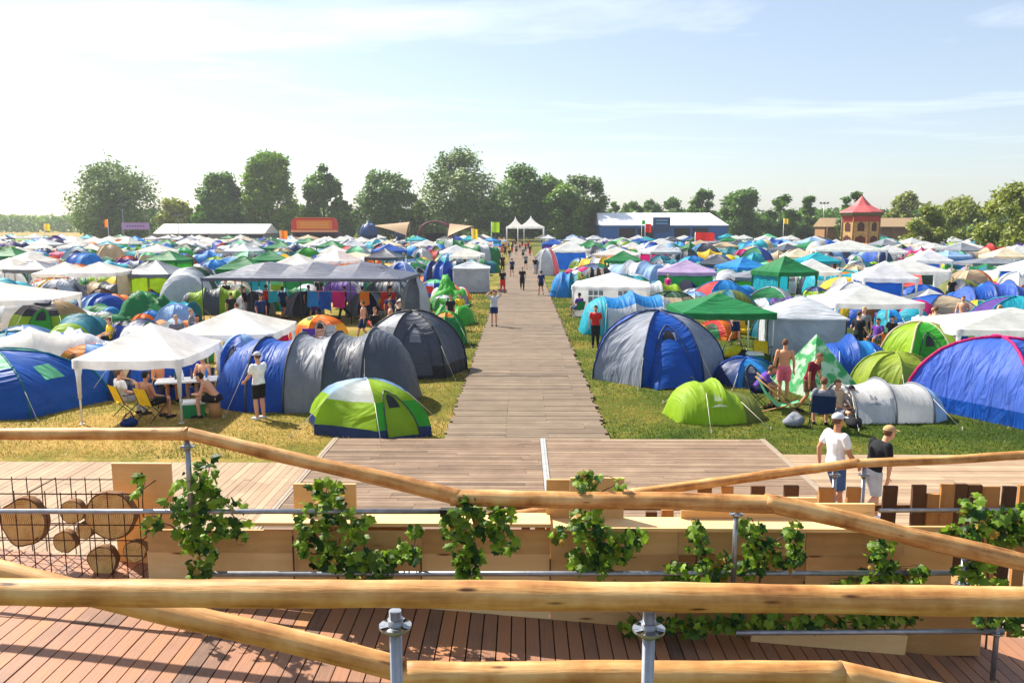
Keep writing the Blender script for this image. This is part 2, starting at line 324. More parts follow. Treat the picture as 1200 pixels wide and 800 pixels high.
# plaza boards in three fields
ZP = .12
c_l, c_r, c_m = ground(388, 520, ZP).x, ground(897, 518, ZP).x, ground(635, 520, ZP).x
yb_c = PLY; yb_l = ground(150, 541, ZP).y; yb_r = ground(1080, 530, ZP).y
def boards_x(x0, x1, y0, y1, wv, ln, z=ZP, sp=.09, base=.5):
    mb = MB(); y = y0
    while y + wv <= y1 + .01:
        x = x0; first = random.uniform(.3, 1) * ln; k = 0; row = random.gauss(0, .07)
        while x < x1 - .02:
            xe = min(x1, x + (first if k == 0 else ln)); k += 1
            zz = z + random.uniform(-.003, .003)
            mb.box(((x + xe) / 2, y + wv / 2, zz - .02), (xe - x - .006, wv - .009, .04), 0, min(.97, max(.03, base + row + random.gauss(0, sp)))); x = xe
        y += wv
    return mb
def boards_y(x0, x1, y0, y1, wv, ln, z=ZP, sp=.09):
    mb = MB(); x = x1 - wv * math.floor((x1 - x0) / wv)
    while x + wv <= x1 + .01:
        y = y0; first = random.uniform(.4, 1) * ln; k = 0
        while y < y1 - .02:
            ye = min(y1, y + (first if k == 0 else ln)); k += 1; zz = z + random.uniform(-.003, .003)
            mb.box((x + wv / 2, (y + ye) / 2, zz - .02), (wv - .009, ye - y - .006, .04), 0, min(.97, max(.03, .5 + random.gauss(0, sp)))); y = ye
        x += wv
    return mb
pc = boards_x(c_l + .07, c_m - .035, 8.9, yb_c, .145, 3.2); pc.join(boards_x(c_m + .1, c_r - .07, 8.9, yb_c, .145, 3.2, base=.6))
tag(pc.obj('plaza_boardwalk', plaza_m), kind='structure')
tag(boards_y(-22, c_l - .07, 8.9, yb_l, .145, 3.0).obj('plaza_boardwalk_left', pale_m), kind='structure')
tag(boards_x(c_r + .08, 22, 8.9, yb_r, .19, 4.0).obj('plaza_boardwalk_right', pale_m), kind='structure')
mb = MB()
for x, ya in ((c_l, yb_c), (c_m + .03, yb_c), (c_r, yb_c)):
    om = 0 if x == c_m + .03 else 1
    mb.box((x, (8.9 + ya) / 2, ZP - .01), (.12, ya - 8.9, .04), om); mb.box((x, (8.9 + ya) / 2, ZP + .014), (.02, ya - 8.9, .008), om)
tag(mb.obj('metal_floor_strips', [strip_m, plain('dull_strip', (150, 134, 116), .6)]), kind='structure')
mb = MB(); mb.box((0, 12.4, .03), (44, 7.2, .05)); tag(mb.obj('ground_under_boards', plain('dark_soil', (40, 34, 28), .95)), kind='structure')

# grass blades near the camera
def blades(n, x0, x1, y0, y1, keep):
    xs = rng.uniform(x0, x1, n); ys = y0 * (y1 / y0) ** rng.uniform(0, 1, n)
    k = keep(xs, ys); return xs[k], ys[k]
def keep(xs, ys):
    path = (xs > PX0 - .02) & (xs < PX1 + .02)
    pl = (xs > c_l - .2) & (xs < c_r + .2) & (ys < yb_c + .05)
    return ~(path | pl | ((xs <= c_l) & (ys < yb_l + .04)) | ((xs >= c_r) & (ys < yb_r + .04)))
xs, ys = blades(150000, -17, 17, 16.6, 34, keep)
x2, y2 = blades(40000, -6.5, 7.5, 33, 62, keep)
near = np.concatenate([np.ones(len(xs)), np.ones(len(x2)) * 1.5]); xs = np.concatenate([xs, x2]); ys = np.concatenate([ys, y2])
n = len(xs); h = rng.uniform(.025, .075, n) * near; an = rng.uniform(0, 2 * np.pi, n); wd = rng.uniform(.006, .014, n) * near
lx = rng.normal(0, .025, n); ly = rng.normal(0, .025, n)
V = np.zeros((n, 3, 3), np.float32)
V[:, 0] = np.stack([xs - np.cos(an) * wd, ys - np.sin(an) * wd, np.zeros(n)], 1)
V[:, 1] = np.stack([xs + np.cos(an) * wd, ys + np.sin(an) * wd, np.zeros(n)], 1)
V[:, 2] = np.stack([xs + lx, ys + ly, h], 1)
me = bpy.data.meshes.new('grass'); me.vertices.add(3 * n); me.vertices.foreach_set('co', V.ravel())
me.loops.add(3 * n); me.loops.foreach_set('vertex_index', np.arange(3 * n, dtype=np.int32))
me.polygons.add(n); me.polygons.foreach_set('loop_start', np.arange(0, 3 * n, 3, dtype=np.int32))
dry = np.array([noise.noise(Vector((a * .35, b * .35, 0))) for a, b in zip(xs, ys)])
tt = np.clip(.34 + .8 * dry - xs * .028 + rng.normal(0, .18, n) - (ys - 20) * .012, 0, 1)
a = me.attributes.new('tint', 'FLOAT', 'POINT'); a.data.foreach_set('value', np.repeat(tt, 3).astype(np.float32)); me.materials.append(grass_m); me.update(calc_edges=True)
go = bpy.data.objects.new('grass', me); COL.objects.link(go); tag(go, 'short dry and green grass between the tents and beside the boardwalk', 'grass', kind='stuff')

# ---------------------------------------------------------------- sloping timber ramp
RA, RB = at(150, 686, 7.38), at(1150, 774, 7.38)
rs = (RB.z - RA.z) / (RB.x - RA.x)
def rz_(x): return RA.z + rs * (x - RA.x)
slope = math.atan(rs)
mb = MB(); x = -9.0; wv = .135; My = Matrix.Rotation(-slope, 3, 'Y')
cuts = [3.9, 5.35, 6.62, 7.95]
while x < 6.8:
    for a, b_ in zip(cuts[:-1], cuts[1:]):
        mb.box((x + wv / 2, (a + b_) / 2, rz_(x + wv / 2) - .02 + random.uniform(-.003, .003)), (wv - .012, b_ - a - .01, .04), 0, min(.97, max(.03, .5 + random.gauss(0, .13))), My)
    x += wv
for yy in (4.2, 5.35, 6.62, 7.7): mb.box((-1.1, yy, rz_(-1.1) - .13), (15.8, .09, .16), 0, .1, My)
tag(mb.obj('ramp', ramp_m), kind='structure')
mb = MB(); mb.box((-1.1, 5.92, rz_(-1.1) - .25), (15.7, 4.0, .06), 0, .5, My); tag(mb.obj('added_gap_blocker', MATS['dark_soil']), kind='structure')  # soil-coloured slab added beneath the boards to block sunlit ground in the gaps

# ---------------------------------------------------------------- handrails
def log(parent, name, p, q, r0, r1, mat=log_m, seed=0):
    p, q = Vector(p), Vector(q); d = q - p; ln = d.length
    M = d.to_track_quat('X', 'Z').to_matrix().to_4x4(); n = max(6, int(ln / .06)); pts = []; rad = []
    for i in range(n + 1):
        t = i / n; s = t * ln
        pts.append((s, (.3 * r0) * noise.noise(Vector((s * .9, seed, 0))), (.3 * r0) * noise.noise(Vector((s * .8, seed, 7)))))
        rad.append((r0 + (r1 - r0) * t) * (1 + .1 * noise.noise(Vector((s * 1.9, seed, 3))) + .05 * noise.noise(Vector((s * 6, seed, 9)))))
    m = MB(); m.tube(pts, rad, 18, 0)
    o = m.obj(name, mat, parent); o.location = p - (parent.location if parent else Vector()); o.rotation_euler = M.to_euler(); return o
def rosette(mb, c, r=.062):
    segs = 24; c = Vector(c); vs = []
    for k in range(segs):
        an = 2 * math.pi * k / segs
        for rr, z in ((r, -.005), (r, .005), (.028, .005), (.028, -.005)): vs.append(c + Vector((rr * math.cos(an), rr * math.sin(an), z)))
    fs = []
    for k in range(segs):
        a = k * 4; b = ((k + 1) % segs) * 4
        fs.append((a, b, b + 1, a + 1)); 
        if k % 6 not in (2, 3):
            fs += [(a + 1, b + 1, b + 2, a + 2), (a + 3, b + 3, b, a)]
        else:   # slots
            pass
        fs.append((a + 2, b + 2, b + 3, a + 3))
    mb.add(vs, fs, 0)
    for k in range(4):
        an = math.pi / 2 * k; mb.box(c + Vector((math.cos(an) * .052, math.sin(an) * .052, 0)), (.02, .02, .012))
def post(parent, top, z0, ros=(), r=.0242, name='post'):
    top = Vector(top); m = MB(); m.tube([top, (top.x, top.y, z0)], r, 14)
    loc = Vector((top.x, top.y, z0)); m2 = MB(); m2.v = [tuple(Vector(v) - loc) for v in m.v]; m2.f, m2.m, m2.t, m2.sm = m.f, m.m, m.t, m.sm
    o = m2.obj(name, steel, parent, loc - parent.location)
    for z in ros:
        k = MB(); rosette(k, (0, 0, z - z0)); k.tube([(0, 0, z - z0 - .03), (0, 0, z - z0 + .03)], r + .006, 14); k.obj('rosette', steel, o)
    return o
def pipe(parent, p, q, r=.0242, name='pipe'):
    p, q = Vector(p), Vector(q); m = MB(); m.tube([(0, 0, 0), q - p], r, 12); return m.obj(name, steel, parent, p - parent.location)

# nearest rail, right in front of the viewer
r1 = empty('log_railing', at(600, 800, 2.9), 0, 'thick peeled log rails on steel scaffold posts, nearest railing', 'railing')
log(r1, 'top_rail', at(-110, 691, 2.85), at(1320, 705, 2.85), .051, .056, seed=1)
log(r1, 'lower_rail', at(-130, 637, 3.15), at(470, 785, 3.04), .047, .05, seed=2)
log(r1, 'lower_rail', at(470, 789, 3.04), at(985, 788, 3.04), .05, .05, seed=3)
log(r1, 'lower_rail', at(983, 788, 3.04), at(1330, 866, 3.04), .05, .047, seed=4)
for px, ry in ((463, 733), (761, 737)):
    t = at(px, 715, 2.87); post(r1, t, 0.0, [at(px, ry, 2.87).z])

# ramp outer rail (stepped down from left to right)
rA = empty('log_railing', at(600, 700, 7.0), 0, 'stepped peeled log handrail running down in front of the plywood wall', 'railing')
log(rA, 'top_rail', at(-90, 508, 7.05), at(222, 508, 7.05), .054, .058, seed=5)
log(rA, 'top_rail', at(216, 507, 7.05), at(540, 583, 6.98), .058, .074, seed=6)
log(rA, 'top_rail', at(528, 583, 6.98), at(910, 590, 6.95), .074, .084, seed=7)
log(rA, 'top_rail', at(896, 588, 6.95), at(1290, 680, 6.9), .082, .088, seed=8)
for px, top, rr, bt in ((219, 514, 523, 604), (863, 597, 602, 682)):
    t = at(px, top, 7.06); post(rA, t, at(px, bt, 7.06).z, [at(px, rr, 7.06).z])
t = at(1130, 655, 6.95); post(rA, t, at(1130, 694, 6.95).z, [at(1130, 684, 6.95).z])
pipe(rA, at(-60, 599, 7.12), at(532, 599, 7.12)); pipe(rA, at(250, 672, 7.12), at(1128, 671, 7.12)); pipe(rA, at(862, 741, 7.0), at(1176, 739, 7.0))
t = at(1173, 690, 7.0); post(rA, t, rz_(t.x) + .02, [at(1173, 741, 7.0).z])
m = MB(); m.box((0, 0, 0), (.16, .07, .07)); m.obj('pipe_coupler', rubber, rA, at(526, 600, 7.12) - rA.location)

# far rail up the other flight
rBq = empty('log_railing', at(900, 640, 9.0), 0, 'thin peeled log handrail rising to the right behind the wall', 'railing')
log(rBq, 'top_rail', at(1290, 529, 9.0), at(1000, 543, 9.0), .05, .052, seed=9)
log(rBq, 'top_rail', at(1006, 542, 9.0), at(738, 578, 8.8), .054, .056, seed=10)
log(rBq, 'top_rail', at(744, 577, 8.8), at(560, 612, 8.5), .05, .05, seed=11)
for px in (979, 1013): post(rBq, at(px, 546, 9.0), 0.05, [at(px, 556, 9.0).z])
pipe(rBq, at(1030, 598, 8.75), at(1290, 596, 8.75))

# ---------------------------------------------------------------- plywood wall along the ramp
wl = empty('timber_wall', (at(640, 690, 7.4)), 0, 'long tan plywood wall with climbing plants along the ramp', 'wall')
WY = 7.42
def panel(px0, px1, ptop, Y, name='panel', th=.03, zb=None, mat=ply_m):
    x0, x1 = at(px0, ptop, Y).x + .003, at(px1, ptop, Y).x - .003; zt = at((px0 + px1) / 2, ptop, Y).z
    m = MB(); ctr = Vector(((x0 + x1) / 2, Y, 0)); tn = .5 + random.gauss(0, .16)
    vs = []
    for y in (0, th):
        for x, z in ((x0, (zb if zb is not None else rz_(x0))), (x1, (zb if zb is not None else rz_(x1))), (x1, zt), (x0, zt)): vs.append((x - ctr.x, y, z))
    m.add(vs, [(0, 1, 2, 3), (7, 6, 5, 4), (3, 2, 6, 7), (0, 3, 7, 4), (1, 5, 6, 2), (0, 4, 5, 1)], 0, tn)
    return m.obj(name, mat, wl, ctr - wl.location)
for a, b_ in ((172, 343), (343, 493), (493, 645), (645, 795), (795, 945), (945, 1062)): panel(a, b_, 621, WY, zb=at(640, 649, WY).z); panel(a, b_, 646, WY + .034)
for a, b_, t_, Y in ((130, 200, 543, 7.9), (343, 417, 567, 7.6), (428, 493, 603, 7.6), (640, 668, 562, 7.6), (668, 732, 560, 7.6), (798, 860, 598, 7.6), (858, 1026, 590, 7.62), (922, 958, 583, 7.7)):
    panel(a, b_, t_, Y, zb=.3, name='upright_panel')
for a, b_, t_ in ((300, 645, 612), (645, 1026, 618)):   # ledge
    p, q = at(a, t_, WY - .03), at(b_, t_, WY - .03); m = MB(); m.box((0, .1, 0), (q.x - p.x, .3, .035), 0, .8); m.obj('ledge', ply_m, wl, Vector(((p.x + q.x) / 2, WY - .03, p.z)) - wl.location)
x0, x1 = at(880, 750, WY - .05).x, at(1062, 750, WY - .05).x
m = MB(); m.box((0, 0, .1), (x1 - x0, .03, .2), 0, .8, My); m.obj('kick_board', ply_m, wl, Vector(((x0 + x1) / 2, WY - .05, rz_((x0 + x1) / 2) + .004)) - wl.location)
p, q = at(1066, 690, WY), at(1155, 690, WY); m = MB(); m.box(((p.x + q.x) / 2, WY + .2, (p.z + rz_(p.x)) / 2), (q.x - p.x, .4, p.z - rz_(q.x)), 0, .12)
o = m.obj('end_block', ply_m, wl); o.location = -wl.location
panel(1026, 1120, 617, WY + .04)
for px in (343, 493, 645, 795, 945):
    m = MB(); t = at(px, 630, WY - .006); m.box((0, 0, 0), (.012, .008, .5)); m.obj('seam_strip', plain('dark_gap', (70, 42, 24), .8), wl, Vector((t.x, WY - .007, rz_(t.x) + .4)) - wl.location)

# ---------------------------------------------------------------- palisade of staggered boards
pf = empty('palisade_fence', (at(900, 640, 8.9).x, 8.9, ZP), 0, 'low palisade of staggered brown boards behind the plywood wall', 'fence')
for px0, px1, t_ in ((612, 622, 603), (628, 640, 601), (646, 660, 600), (757, 770, 596), (776, 790, 595), (818, 834, 570), (846, 860, 568), (882, 898, 568), (918, 935, 568), (958, 976, 568), (991, 1007, 568), (1034, 1050, 567), (1071, 1087, 567), (1087, 1101, 575), (1103, 1119, 566), (1120, 1135, 567), (1136, 1152, 568), (1153, 1172, 567), (1173, 1188, 568), (1196, 1210, 569)):
    p, q = at(px0, t_, 8.9), at(px1, t_, 8.9); m = MB(); hh = p.z - ZP - random.uniform(0, .03)
    m.box((0, 0, hh / 2), (q.x - p.x, .045, hh), 0, random.choice((.15, .3, .45, .8)), Matrix.Rotation(random.uniform(-.02, .02), 3, 'Y'))
    m.obj('board', pal_m, pf, Vector(((p.x + q.x) / 2, random.uniform(-.03, .03) + 8.9, ZP)) - pf.location)
p, q = at(600, 594, 8.96), at(1225, 594, 8.96); m = MB(); m.box((0, 0, 0), (q.x - p.x, .04, .07), 0, .35); m.obj('cross_rail', pal_m, pf, (p + q) / 2 - pf.location)

# ---------------------------------------------------------------- wire cage with log slices
CY = 7.72
cg = empty('wire_cage', (at(90, 650, CY).x, CY, rz_(at(90, 650, CY).x)), 0, 'rusty wire mesh cage holding cut log slices', 'cage')
cx0, cx1 = at(-70, 620, CY).x, at(176, 620, CY).x; ct = at(90, 576, CY - .18).z
for nm, yy in (('front_mesh', -.2), ('back_mesh', .25)):
    m = MB(); x = cx0
    while x <= cx1 + .01:
        m.tube([(x - cg.location.x, yy, rz_(x) - cg.location.z), (x - cg.location.x, yy, ct - cg.location.z + random.uniform(0, .02))], .006, 6); x += (cx1 - cx0) / 14
    for k in range(5):
        z = ct - cg.location.z - .012 - k * .16; m.tube([(cx0 - cg.location.x, yy - .007, z), (cx1 - cg.location.x, yy - .007, z)], .006, 6)
    m.obj(nm, rust, cg)
for x in (cx0, (cx0 + cx1) / 2, cx1):
    for z in (ct, ct - .5): m = MB(); m.tube([(x - cg.location.x, -.2, z - cg.location.z), (x - cg.location.x, .25, z - cg.location.z)], .006, 6); m.obj('tie_bar', rust, cg)
SL = ((27, 612, 32, 'large round log slice at the left end of the wire cage'), (84, 600, 16, 'small log slice high between the two large ones in the cage'), (129, 604, 33, 'large pale log slice at the right of the wire cage'), (75, 635, 15, 'dark rimmed small log slice low in the cage'), (98, 622, 11, 'smallest log slice touching the large pale one in the cage'), (120, 657, 20, 'log slice lying half hidden on the deck under the cage'), (158, 646, 15, 'short log slice beside the plywood wall end'))
for px, py, rr, lab in SL:
    p = at(px, py, CY - .12); r = rr * CY / FPX * .92
    m = MB(); segs = 26; pr = [r * (1 + .13 * noise.noise(Vector((math.cos(2 * math.pi * k / segs) * 1.5, math.sin(2 * math.pi * k / segs) * 1.5, px)))) for k in range(segs)]
    vs = [(pr[k] * math.cos(2 * math.pi * k / segs), y, pr[k] * math.sin(2 * math.pi * k / segs)) for y in (0, .08) for k in range(segs)]
    m.add(vs, [(k, (k + 1) % segs, segs + (k + 1) % segs, segs + k) for k in range(segs)], 0, .5, True)
    inn = [(pr[k] * .93 * math.cos(2 * math.pi * k / segs), -.003, pr[k] * .93 * math.sin(2 * math.pi * k / segs)) for k in range(segs)]
    m.add([(v[0], 0, v[2]) for v in vs[:segs]] + inn, [(k, (k + 1) % segs, segs + (k + 1) % segs, segs + k) for k in range(segs)], 0)
    m.add(inn, [tuple(range(segs))], 1); m.add([(v[0], .08, v[2]) for v in vs[:segs]], [tuple(reversed(range(segs)))], 1)
    tag(m.obj('log_slice', [plain('slice_bark', (120, 84, 50), .9, 0, .3, 8, .5, 12), slice_m], None, p), lab, 'log slice', 'log slices in the wire cage')

# ---------------------------------------------------------------- climbing plants
def leaf(mb, c, size, d, up, tint):
    d = d.normalized(); s = d.cross(up); 
    if s.length < 1e-3: s = Vector((1, 0, 0))
    s.normalize(); nrm = s.cross(d)
    out = [(0, 0), (.28, -.12), (.52, .12), (.42, .38), (.55, .62), (.26, .66), (0, 1.05), (-.26, .66), (-.55, .62), (-.42, .38), (-.52, .12), (-.28, -.12)]
    vs = [c + d * .35 * size + nrm * .06 * size] + [c + (s * x + d * y - nrm * (abs(x) * .3 + max(0, y - .6) * .3)) * size for x, y in out]
    mb.add(vs, [(0, i, i % 12 + 1) for i in range(1, 13)], 0, tint)
def ivy(name, label, blobs, stems, Y, size=.082):
    base = at(*stems[0][0], Y); base.z = rz_(base.x) if Y < 8 else ZP
    root = empty(name, base, 0, label, 'climbing plant', 'climbing plants on the wall')
    mb = MB(); st = MB()
    for pts in stems:
        st = MB(); P = [at(px, py, Y + .02 + random.uniform(-.03, .03)) - base for px, py in pts]
        st.tube(P, [.011 - .007 * i / max(1, len(P) - 1) for i in range(len(P))], 6); st.obj('stem', bark_m, root)
    def nearest_on(px, py):
        best = None
        for pts in stems:
            for (ax_, ay_), (bx_, by_) in zip(pts[:-1], pts[1:]):
                for t in (.1, .4, .7, 1):
                    q = (ax_ + (bx_ - ax_) * t, ay_ + (by_ - ay_) * t); dd = (q[0] - px) ** 2 + (q[1] - py) ** 2
                    if py < q[1] + 4 and (best is None or dd < best[0]): best = (dd, q)
        return best[1] if best else stems[0][0]
    for px, py, rx, ry, nn in blobs:
        for _ in range(2):
            ex, ey = px + random.uniform(-1, 1) * rx * .9, py - random.uniform(.0, .9) * ry; q = nearest_on(ex, ey)
            A, B = at(*q, Y + .02) - base, at(ex, ey, Y - random.uniform(0, .12)) - base; C_ = A.lerp(B, .5) + Vector((random.uniform(-.03, .03), -.03, .05))
            st = MB(); st.tube([A, A.lerp(C_, .6), C_.lerp(B, .4), B], [.006, .005, .004, .0025], 5); st.obj('stem', bark_m, root)
        for _ in range(nn):
            while True:
                u, v = random.uniform(-1, 1), random.uniform(-1, 1)
                if u * u + v * v < 1: break
            p = at(px + u * rx, py + v * ry, Y + random.gauss(-.06, .07)) - base
            d = Vector((random.gauss(0, .7), random.gauss(-.5, .5), random.gauss(-.35, .6)))
            leaf(mb, p, size * random.uniform(.4, 1.35), d, Vector((random.gauss(0, .5), random.gauss(-.6, .4), random.gauss(.8, .5))), min(1, max(0, random.gauss(.38, .34))))
    mb.obj('leaves', ivy_m, root); return root
Yv = 7.2
ivy('climbing_plant', 'tall forked climbing plant between the cage and the wall end, leftmost', [(240, 550, 14, 14, 26), (222, 565, 16, 16, 26), (205, 590, 12, 16, 20), (240, 585, 22, 22, 60), (270, 590, 16, 10, 22), (283, 617, 10, 10, 14), (265, 615, 16, 14, 22), (228, 620, 26, 28, 90), (236, 655, 15, 24, 60), (180, 612, 14, 10, 20), (165, 566, 8, 12, 14)], [((238, 684), (232, 640), (236, 590), (246, 545)), ((232, 640), (200, 615), (168, 605)), ((236, 600), (270, 600), (285, 618))], Yv)
ivy('climbing_plant', 'broad leafy climber spreading right along the lower pipe', [(385, 575, 22, 16, 46), (362, 605, 18, 18, 44), (395, 605, 20, 20, 46), (370, 638, 22, 22, 64), (395, 650, 24, 18, 56), (420, 660, 24, 16, 60), (450, 655, 22, 12, 44), (480, 645, 14, 14, 30), (485, 620, 10, 6, 12), (415, 625, 12, 14, 20), (425, 610, 8, 8, 10), (435, 676, 26, 7, 22)], [((400, 690), (385, 640), (378, 600), (384, 568)), ((390, 660), (440, 656), (485, 640), (490, 620))], Yv)
ivy('climbing_plant', 'climber in front of the log rail bend, third from the cage', [(545, 592, 16, 14, 36), (530, 615, 16, 18, 40), (560, 615, 18, 18, 44), (588, 600, 18, 8, 26), (590, 630, 14, 18, 34), (545, 645, 18, 18, 50), (548, 672, 12, 14, 32)], [((548, 690), (545, 640), (547, 585)), ((547, 625), (590, 625)), ((547, 605), (600, 598))], Yv - .2)
ivy('climbing_plant', 'dense climber poking above the middle of the log rail', [(688, 562, 15, 11, 34), (726, 568, 6, 8, 10), (690, 615, 20, 24, 80), (725, 640, 26, 18, 70), (700, 655, 22, 18, 60), (676, 655, 12, 14, 30), (655, 625, 8, 10, 10), (745, 628, 12, 12, 24)], [((705, 692), (695, 640), (690, 560)), ((695, 640), (745, 628))], Yv)
ivy('climbing_plant', 'sparse low climber just left of the scaffold post', [(816, 620, 10, 10, 18), (818, 640, 14, 8, 20), (795, 668, 15, 10, 28), (830, 668, 24, 12, 50), (850, 658, 10, 14, 18), (790, 684, 12, 6, 10)], [((815, 690), (816, 650), (815, 610))], Yv)
ivy('climbing_plant', 'upright climber just right of the scaffold post', [(880, 620, 14, 14, 34), (895, 645, 22, 20, 70), (928, 625, 12, 16, 34), (930, 650, 12, 14, 30), (880, 665, 14, 12, 26)], [((890, 690), (892, 640), (882, 610)), ((892, 645), (930, 620))], Yv)
ivy('climbing_plant', 'small bushy climber under the sloping rail', [(1030, 642, 18, 14, 44), (1033, 665, 16, 14, 40), (1000, 682, 26, 6, 26), (1065, 676, 18, 8, 20), (1080, 668, 8, 6, 10)], [((1032, 690), (1030, 635))], Yv)
ivy('climbing_plant', 'bright sunlit plant above the rail at the right edge', [(1135, 590, 14, 12, 18), (1120, 625, 26, 10, 30), (1150, 610, 22, 20, 44), (1180, 615, 24, 22, 46), (1205, 610, 22, 22, 40), (1168, 630, 30, 12, 30)], [((1160, 690), (1150, 620), (1135, 585)), ((1150, 630), (1190, 600))], 7.5, .095)
ivy('climbing_plant', 'small plant by the post at the right end of the wall', [(1140, 668, 22, 12, 34), (1160, 682, 20, 8, 24), (1170, 724, 30, 10, 40), (1190, 735, 14, 8, 14)], [((1155, 760), (1160, 700), (1140, 664))], 7.0)
ivy('trailing_plant', 'dark trailing ivy along the foot of the plywood wall', [(720, 690, 60, 8, 60), (800, 732, 80, 10, 110), (900, 728, 90, 10, 120), (1020, 724, 60, 10, 90)], [((760, 745), (840, 735), (960, 730), (1070, 726))], 7.2)
# ---------------------------------------------------------------- tents
def dome_fn(n, W, L, H, sag=.07, e1=.85, e2=.92, shift=0.0, rot0=None):
    rot = -90 - 180 / n if rot0 is None else rot0; k = 1 / math.cos(math.pi / n) if n == 4 else 1.0; e1 = min(1.05, e1 + .2)
    cs = [Vector((math.cos(R(rot + 360 * i / n)) * W / 2 * k, math.sin(R(rot + 360 * i / n)) * L / 2 * k, 0)) for i in range(n)]
    def P(g, s, t, off=0.0):
        """g gore, s 0 base..1 apex, t 0..1 across"""
        ph = s * math.pi / 2; r = max(0.0, math.cos(ph)) ** e1; z = H * math.sin(ph) ** e2
        b = cs[g].lerp(cs[(g + 1) % n], t); f = 1 - sag * 4 * t * (1 - t) * (.35 + math.sin(2 * ph))
        o = b.normalized() * off; e_ = .022 * (H + .3) * math.sin(min(1, s * 3) * math.pi / 2); nv = noise.noise_vector(Vector((b.x * r * 1.3 + W * 7, b.y * r * 1.3, z * 1.3 + H * 9))) * e_
        return nv + Vector((b.x * r * f + o.x * r, b.y * r * f + shift * math.sin(ph) + o.y * r, z * (1 - .25 * sag * 4 * t * (1 - t) * math.sin(ph)) + off * .6 * math.sin(ph)))
    return P
def flap(fn, s0, s1, t0, t1, off=.014, ns=6, nt=5, mat=0, arch=True):
    m = MB(); g = []
    for i in range(ns + 1):
        s = s0 + (s1 - s0) * i / ns; k = math.sqrt(max(.02, 1 - (i / ns) ** 3)) if arch else 1.0; c = (t0 + t1) / 2
        g.append([fn(s, c + (t0 + (t1 - t0) * j / nt - c) * k, off) for j in range(nt + 1)])
    m.grid(g, ns, nt, mat); return m
def dome(n=4, W=3, L=3, H=1.5, cols=('c1',), rings=9, sub=7, skirt=None, upper=None, uz=4, door=None, doorg=0, sleeve=None, window=None, wing=None, vent=None, sag=.07, e1=.85, e2=.92, shift=0.0, porch=None, guys=True, simple=False, emblem=None):
    """returns parts: list of (name, MB, [colour names])"""
    P = dome_fn(n, W, L, H, sag, e1, e2, shift); out = []; cl = []
    def ci(c):
        if c not in cl: cl.append(c)
        return cl.index(c)
    m = MB()
    for g in range(n):
        base = cols[g % len(cols)]
        G = [[P(g, i / rings, j / sub) for j in range(sub + 1)] for i in range(rings + 1)]
        def pk(i, j):
            if skirt and i == 0 and not simple: return None
            return ci(upper[g % len(upper)]) if upper and i >= uz else ci(base)
        m.grid(G, rings, sub, 0, .5, pk)
    out.append(['flysheet', m, cl])
    if skirt and not simple:
        k = MB()
        for g in range(n): k.grid([[P(g, i / rings, j / sub) for j in range(sub + 1)] for i in (0, 1)], 1, sub, 0)
        out.append(['skirt', k, [skirt]])
    if door:
        df = flap(lambda s, t, o: P(doorg, s, t, o), .03, .62, .2, .8); out.append(['door', df, [door]])
        zk = MB(); V_ = [Vector(v) for v in df.v]; edge = [V_[i * 6] for i in range(7)] + [V_[6 * 6 + j] for j in range(1, 6)] + [V_[i * 6 + 5] for i in range(5, -1, -1)]
        zk.tube([e + Vector((0, -.004, .006)) for e in edge], .016, 4); out.append(['zip', zk, ['charcoal']])
        if not simple: out.append(['mesh_panel', flap(lambda s, t, o: P(doorg, s, t, o), .36, .56, .36, .64, .024, 4, 4), ['black' if door not in ('black', 'charcoal', 'navy') else 'grey']])
    if window: out.append(['window', flap(lambda s, t, o: P(window[1], s, t, o), .34, .52, .38, .66, .016, 2, 3, 0, False), [window[0]]])
    if vent: out.append(['vent', flap(lambda s, t, o: P(vent[1], s, t, o), .66, .84, .2, .8, .05, 3, 4), [vent[0]]])
    if emblem:
        k = MB(); f = lambda s, t: P(emblem[1], s, t, .02)
        for a, b_, c, d in ((.36, .46, .44, .5), (.38, .44, .5, .56), (.3, .33, .4, .6)): k.grid([[f(a, c), f(a, d)], [f(b_, (c * 1.5 + d) / 2.5), f(b_, (c + d * 1.5) / 2.5)]], 1, 1)
        out.append(['emblem', k, ['white']])
    if sleeve and not simple:
        for g in range(n if n != 4 else 4):
            k = MB(); k.tube([P(g, i / rings, 0, .012) for i in range(rings + 1)], .028 if sleeve != 'magenta' else .042, 6); out.append(['pole_sleeve', k, [sleeve]])
    if porch:
        pc, dep, pw, ph_ = porch; k = MB(); G = []
        for i in range(6):
            q = i / 5; y = -L / 2 * .55 - q * (dep + L / 2 * .45); row = []
            for j in range(11):
                th = math.pi * j / 10; hh = ph_ * (1 - q ** 1.8 * .96); ww = pw * (1 - .25 * q)
                row.append(Vector((-ww / 2 * math.cos(th) ** 1, y, hh * math.sin(th) ** .7)))
            G.append(row)
        k.grid(G, 5, 10, 0); out.append(['porch', k, [pc]])
    if guys and not simple:
        for g in (0, 1) if n == 4 else (0, 1, n // 2):
            k = MB(); a = P(g, .45, 0); b_ = P(g, 0, 0); d = Vector((b_.x, b_.y, 0)); k.tube([a, d + d.normalized() * .55], .007, 4)
            k.box(d + d.normalized() * .55 + Vector((0, 0, .03)), (.02, .02, .1)); out.append(['guy_rope', k, ['rope']])
    return out
